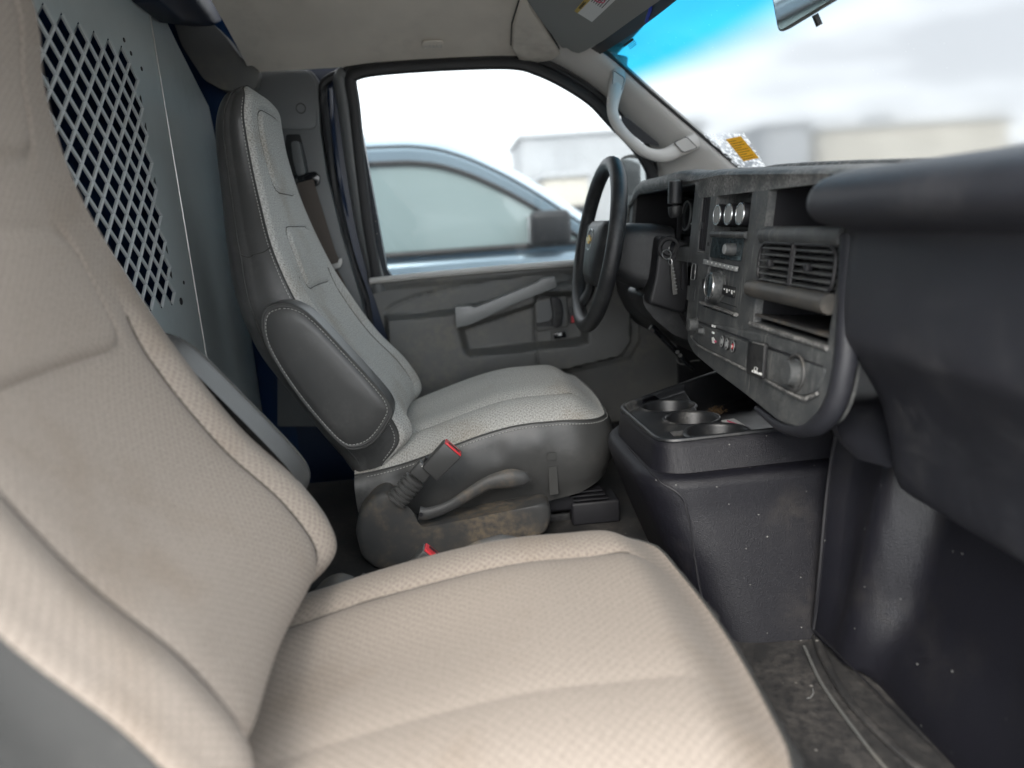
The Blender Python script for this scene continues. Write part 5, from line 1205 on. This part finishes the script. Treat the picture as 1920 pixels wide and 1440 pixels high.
ycd = tag(MB().prism(yc4, np.array((-.0004, 0, -.0006))).build('yellow_card', card), 'small yellow printed card taped inside the windscreen above the dash', 'card')
for k in range(9):
    f = (k+1)/10; a = lerp(yc4[0], yc4[3], f); b = lerp(yc4[1], yc4[2], f); MB().tube([lerp(a, b, .08)+off*.5, lerp(a, b, .90 if k % 3 else .6)+off*.5], .0007, 4).build('print_line', M['trim_dirty'], ycd)
hairl = [PWS(u, v, .003) for u, v in ((1290, 180), (1340, 218), (1375, 255))]
# A pillar
ap = thing('a_pillar', 'grey windscreen pillar trim with moulded grab handle on the driver side', 'pillar', (.55, .8, 1.5))
Wl = spline([PY(u, v, y) for u, v, y in ((1085, 52, .69), (1112, 78, .70), (1128, 88, .70), (1160, 118, .705), (1220, 172, .72), (1290, 232, .735), (1350, 283, .745), (1392, 318, .75), (1420, 345, .75))], 40)
Dl = spline([PY(u, v, y) for u, v, y in ((1020, 112, .80), (1052, 128, .80), (1070, 138, .80), (1105, 160, .81), (1142, 192, .82), (1190, 245, .83), (1222, 288, .84), (1230, 330, .84), (1225, 380, .84))], 40)
G = []
for a, b in zip(Wl, Dl):
    row = []
    for s in np.linspace(-.08, 1.08, 16):
        p = lerp(a, b, s); bul = max(0, 1-(2*s-1)**2); p = p+np.array((-.010, -.030, -.004))*bul**.8
        if s < 0: p = a+np.array((.012, .01, .004))
        if s > 1: p = b+np.array((.004, .03, .004))
        row.append(p)
    G.append(row)
MB().grid(G).build('pillar_cover', M['pillar'], ap, ang=70)
MB().tube(Wl+np.array((-.001, -.002, 0)), .004, 8).build('edge_seal', M['seal'], ap)
MB().tube(Dl+np.array((.0, -.004, 0)), .005, 8).build('edge_seal', M['seal'], ap)
hpth = spline([PY(u, v, y) for u, v, y in ((1162, 108, .724), (1158, 148, .706), (1151, 182, .690), (1149, 212, .682), (1162, 241, .678), (1186, 267, .678), (1212, 286, .682), (1244, 292, .692), (1276, 278, .708), (1306, 264, .724))], 44)
MB().tube(hpth, np.interp(np.linspace(0, 1, 44), [0, .15, .3, .7, .85, 1], [.020, .019, .0135, .0135, .019, .020]), 14, flat=np.interp(np.linspace(0, 1, 44), [0, .2, .8, 1], [.010, .012, .012, .010]), updir=(0, 1, 0)).build('grab_handle', M['pillar'], ap, ang=60)
MB().prism(fillet([PY(u, v, .722) for u, v in ((1163, 216), (1176, 222), (1234, 268), (1236, 275), (1205, 268), (1166, 234))], .006, 3), (0, -.004, 0)).build('handle_shade', M['hole'], ap)  # dark patch painting the shade seen through the grab handle
for pts, yv in ((((1150, 132), (1171, 146), (1167, 166), (1160, 178), (1148, 164)), .690), (((1264, 267), (1287, 256), (1308, 277), (1281, 286)), .690)):
    q = fillet([PY(u, v, yv) for u, v in pts], .006, 4); c_ = np.mean(q, 0)
    lidp = MB().prism(q, (0, .012, 0)).build('mount_cover', M['pillar'], ap, bevel=.001, seg=1); MB().ring([p+np.array((0, -.0002, 0)) for p in q], .0008, 5).build('cover_gap', M['hole'], lidp)
# dark quarter piece at the foot of the pillar
MB().prism([PY(u, v, .85) for u, v in ((1212, 292), (1262, 300), (1282, 350), (1220, 400))], (0, .03, 0)).build('quarter_trim', M['black'], ap, bevel=.006)
# driver exterior mirror outside the glass
em = thing('exterior_mirror', 'black framed exterior mirror of the van seen through the driver window', 'mirror', PY(1180, 370, 1.0))
mo = [PY(u, v, 1.02) for u, v in ((1162, 302), (1178, 296), (1196, 299), (1203, 306), (1205, 395), (1160, 400))]
MB().prism(fillet(mo, .012, 4), (.03, .02, 0)).build('mirror_glass', M['sidemirror'], em, bevel=.002)
MB().prism(fillet([p+np.array((.012, .012, .004)) for p in [PY(u, v, 1.02) for u, v in ((1158, 298), (1178, 291), (1199, 294), (1213, 300), (1216, 400), (1156, 408))]], .014, 4), (.06, .03, 0)).build('mirror_housing', M['trim'], em, bevel=.006)
MB().tube([PY(1160, 392, 1.0), PY(1206, 390, 1.0)], .004, 6).build('mirror_divider', M['seal'], em)
MB().tube([PY(1195, 400, 1.03), PY(1225, 430, .93)], .02, 8).build('mirror_arm', M['black'], em)
# sun visor: hugs the falling front of the headliner
vo = [(985, -2), (1020, 48), (1054, 91), (1062, 90), (1072, 97), (1085, 101), (1098, 96), (1130, 78), (1180, 42), (1245, -3), (1330, -60), (1120, -150)]
vp = [PH(u, v, .022) for u, v in vo]
# best plane
vp = np.array(vp); cv_ = vp.mean(0); nn = np.linalg.svd(vp-cv_)[2][2]; nn = nn if nn[2] < 0 else -nn
vq = [PN(u, v, cv_, nn) for u, v in vo]
sv2 = thing('sun_visor', 'grey vinyl sun visor folded up with a white warning label', 'sun visor', cv_)
MB().prism(fillet(vq, .004, 2), -nn*.014).build('visor_panel', M['visor'], sv2, bevel=.005, seg=3)
def PV(u, v, o=.0): return PN(u, v, cv_+nn*o, nn)
lb = MB().prism([PV(u, v, .0004) for u, v in ((1078, 21), (1110, 41), (1162, -8), (1126, -36))], nn*.0004).build('warning_label', M['paper'], sv2)
MB().prism([PV(u, v, .0010) for u, v in ((1077, 20.5), (1083, 24.5), (1134, -28), (1126, -36))], nn*.0004).build('yellow_strip', M['yellow'], lb)
la = PV(1110, 41)-PV(1078, 21); lu = PV(1126, -36)-PV(1078, 21)
text('lettering', 'WARNING', .0085, M['ink'], lb, PV(1092, 10, .0016), lu, -la, .0002)
for k in range(6):
    s0 = .30+.115*k; a = lerp(PV(1078, 21, .0012), PV(1110, 41, .0012), s0); MB().tube([a+lu*.08, a+lu*(.40 if k % 2 else .36)], .0009, 4).build('print_line', M['ink'], lb)
rc2 = PV(1123, -1, .0012); e1 = lu/np.linalg.norm(lu); e2 = np.cross(nn, e1)
MB().ring([rc2+.0115*(e1*cos(t)+e2*sin(t)) for t in np.linspace(0, 2*pi, 28, endpoint=False)], .0011, 5).build('prohibition_ring', M['pink'], lb)
MB().tube([rc2+.010*(e1*.7+e2*.7), rc2-.010*(e1*.7+e2*.7)], .0009, 4).build('prohibition_bar', M['pink'], lb)
MB().prism([rc2+.006*(e1*a+e2*b) for a, b in ((-.7, -.3), (.2, -.8), (.8, .1), (.1, .3), (.3, .9), (-.4, .5))], nn*.0003).build('seat_symbol', M['ink'], lb)
bc = spline([PWS(u, v, .02) for u, v in ((1221, -12), (1219, 5), (1219, 18), (1214, 32), (1212, 40))], 16)
tag(MB().tube(bc, .0035, 8).build('blue_cord', M['bluecord']), 'short blue cord hanging at the top edge of the windscreen', 'cord')
# interior mirror
rm = thing('interior_mirror', 'rear view mirror on the windscreen cropped by the top edge', 'mirror', (.53, -.02, 1.80))
mf = [(.500, .045, 1.765), (.492, .052, 1.835), (.505, -.19, 1.845), (.512, -.19, 1.772)]
mg = [PY(1459, 61, .04), PY(1449, -6, .045), PY(1447, -60, .05)]
c_ = PY(1460, 62, .045); dY = np.array((.055, -1.0, .03)); dY /= np.linalg.norm(dY); nF = np.array((-.98, -.0, -.20)); nF -= dY*(nF @ dY); nF /= np.linalg.norm(nF); dU = np.cross(dY, nF); dU = dU if dU[2] > 0 else -dU
mo = fillet([c_, c_+dY*.235, c_+dY*.235+dU*.072, c_+dU*.072], [.012, .02, .02, .012], 5)
mo = [np.array(p) for p in mo]; cc = np.mean(mo, 0)
MB().loft([[cc+(p-cc)*s-nF*o for p in mo] for s, o in ((1.0, 0), (1.02, .004), (1.0, .012), (.86, .026), (.5, .036))]).build('housing', M['trim'], rm, ang=45)
MB().prism([cc+(p-cc)*.955+nF*.0006 for p in mo], nF*.0012).build('mirror_glass', M['teal'], rm)
lvp = c_+dY*.075-nF*.016
MB().tube([lvp, lvp-dU*.016-nF*.004], .0048, 8).build('dip_lever', M['black'], rm)
MB().tube([cc-nF*.03, PY(1540, 5, -.03), np.array((.575, -.02, 1.80))], .009, 8).build('stalk', M['black'], rm)
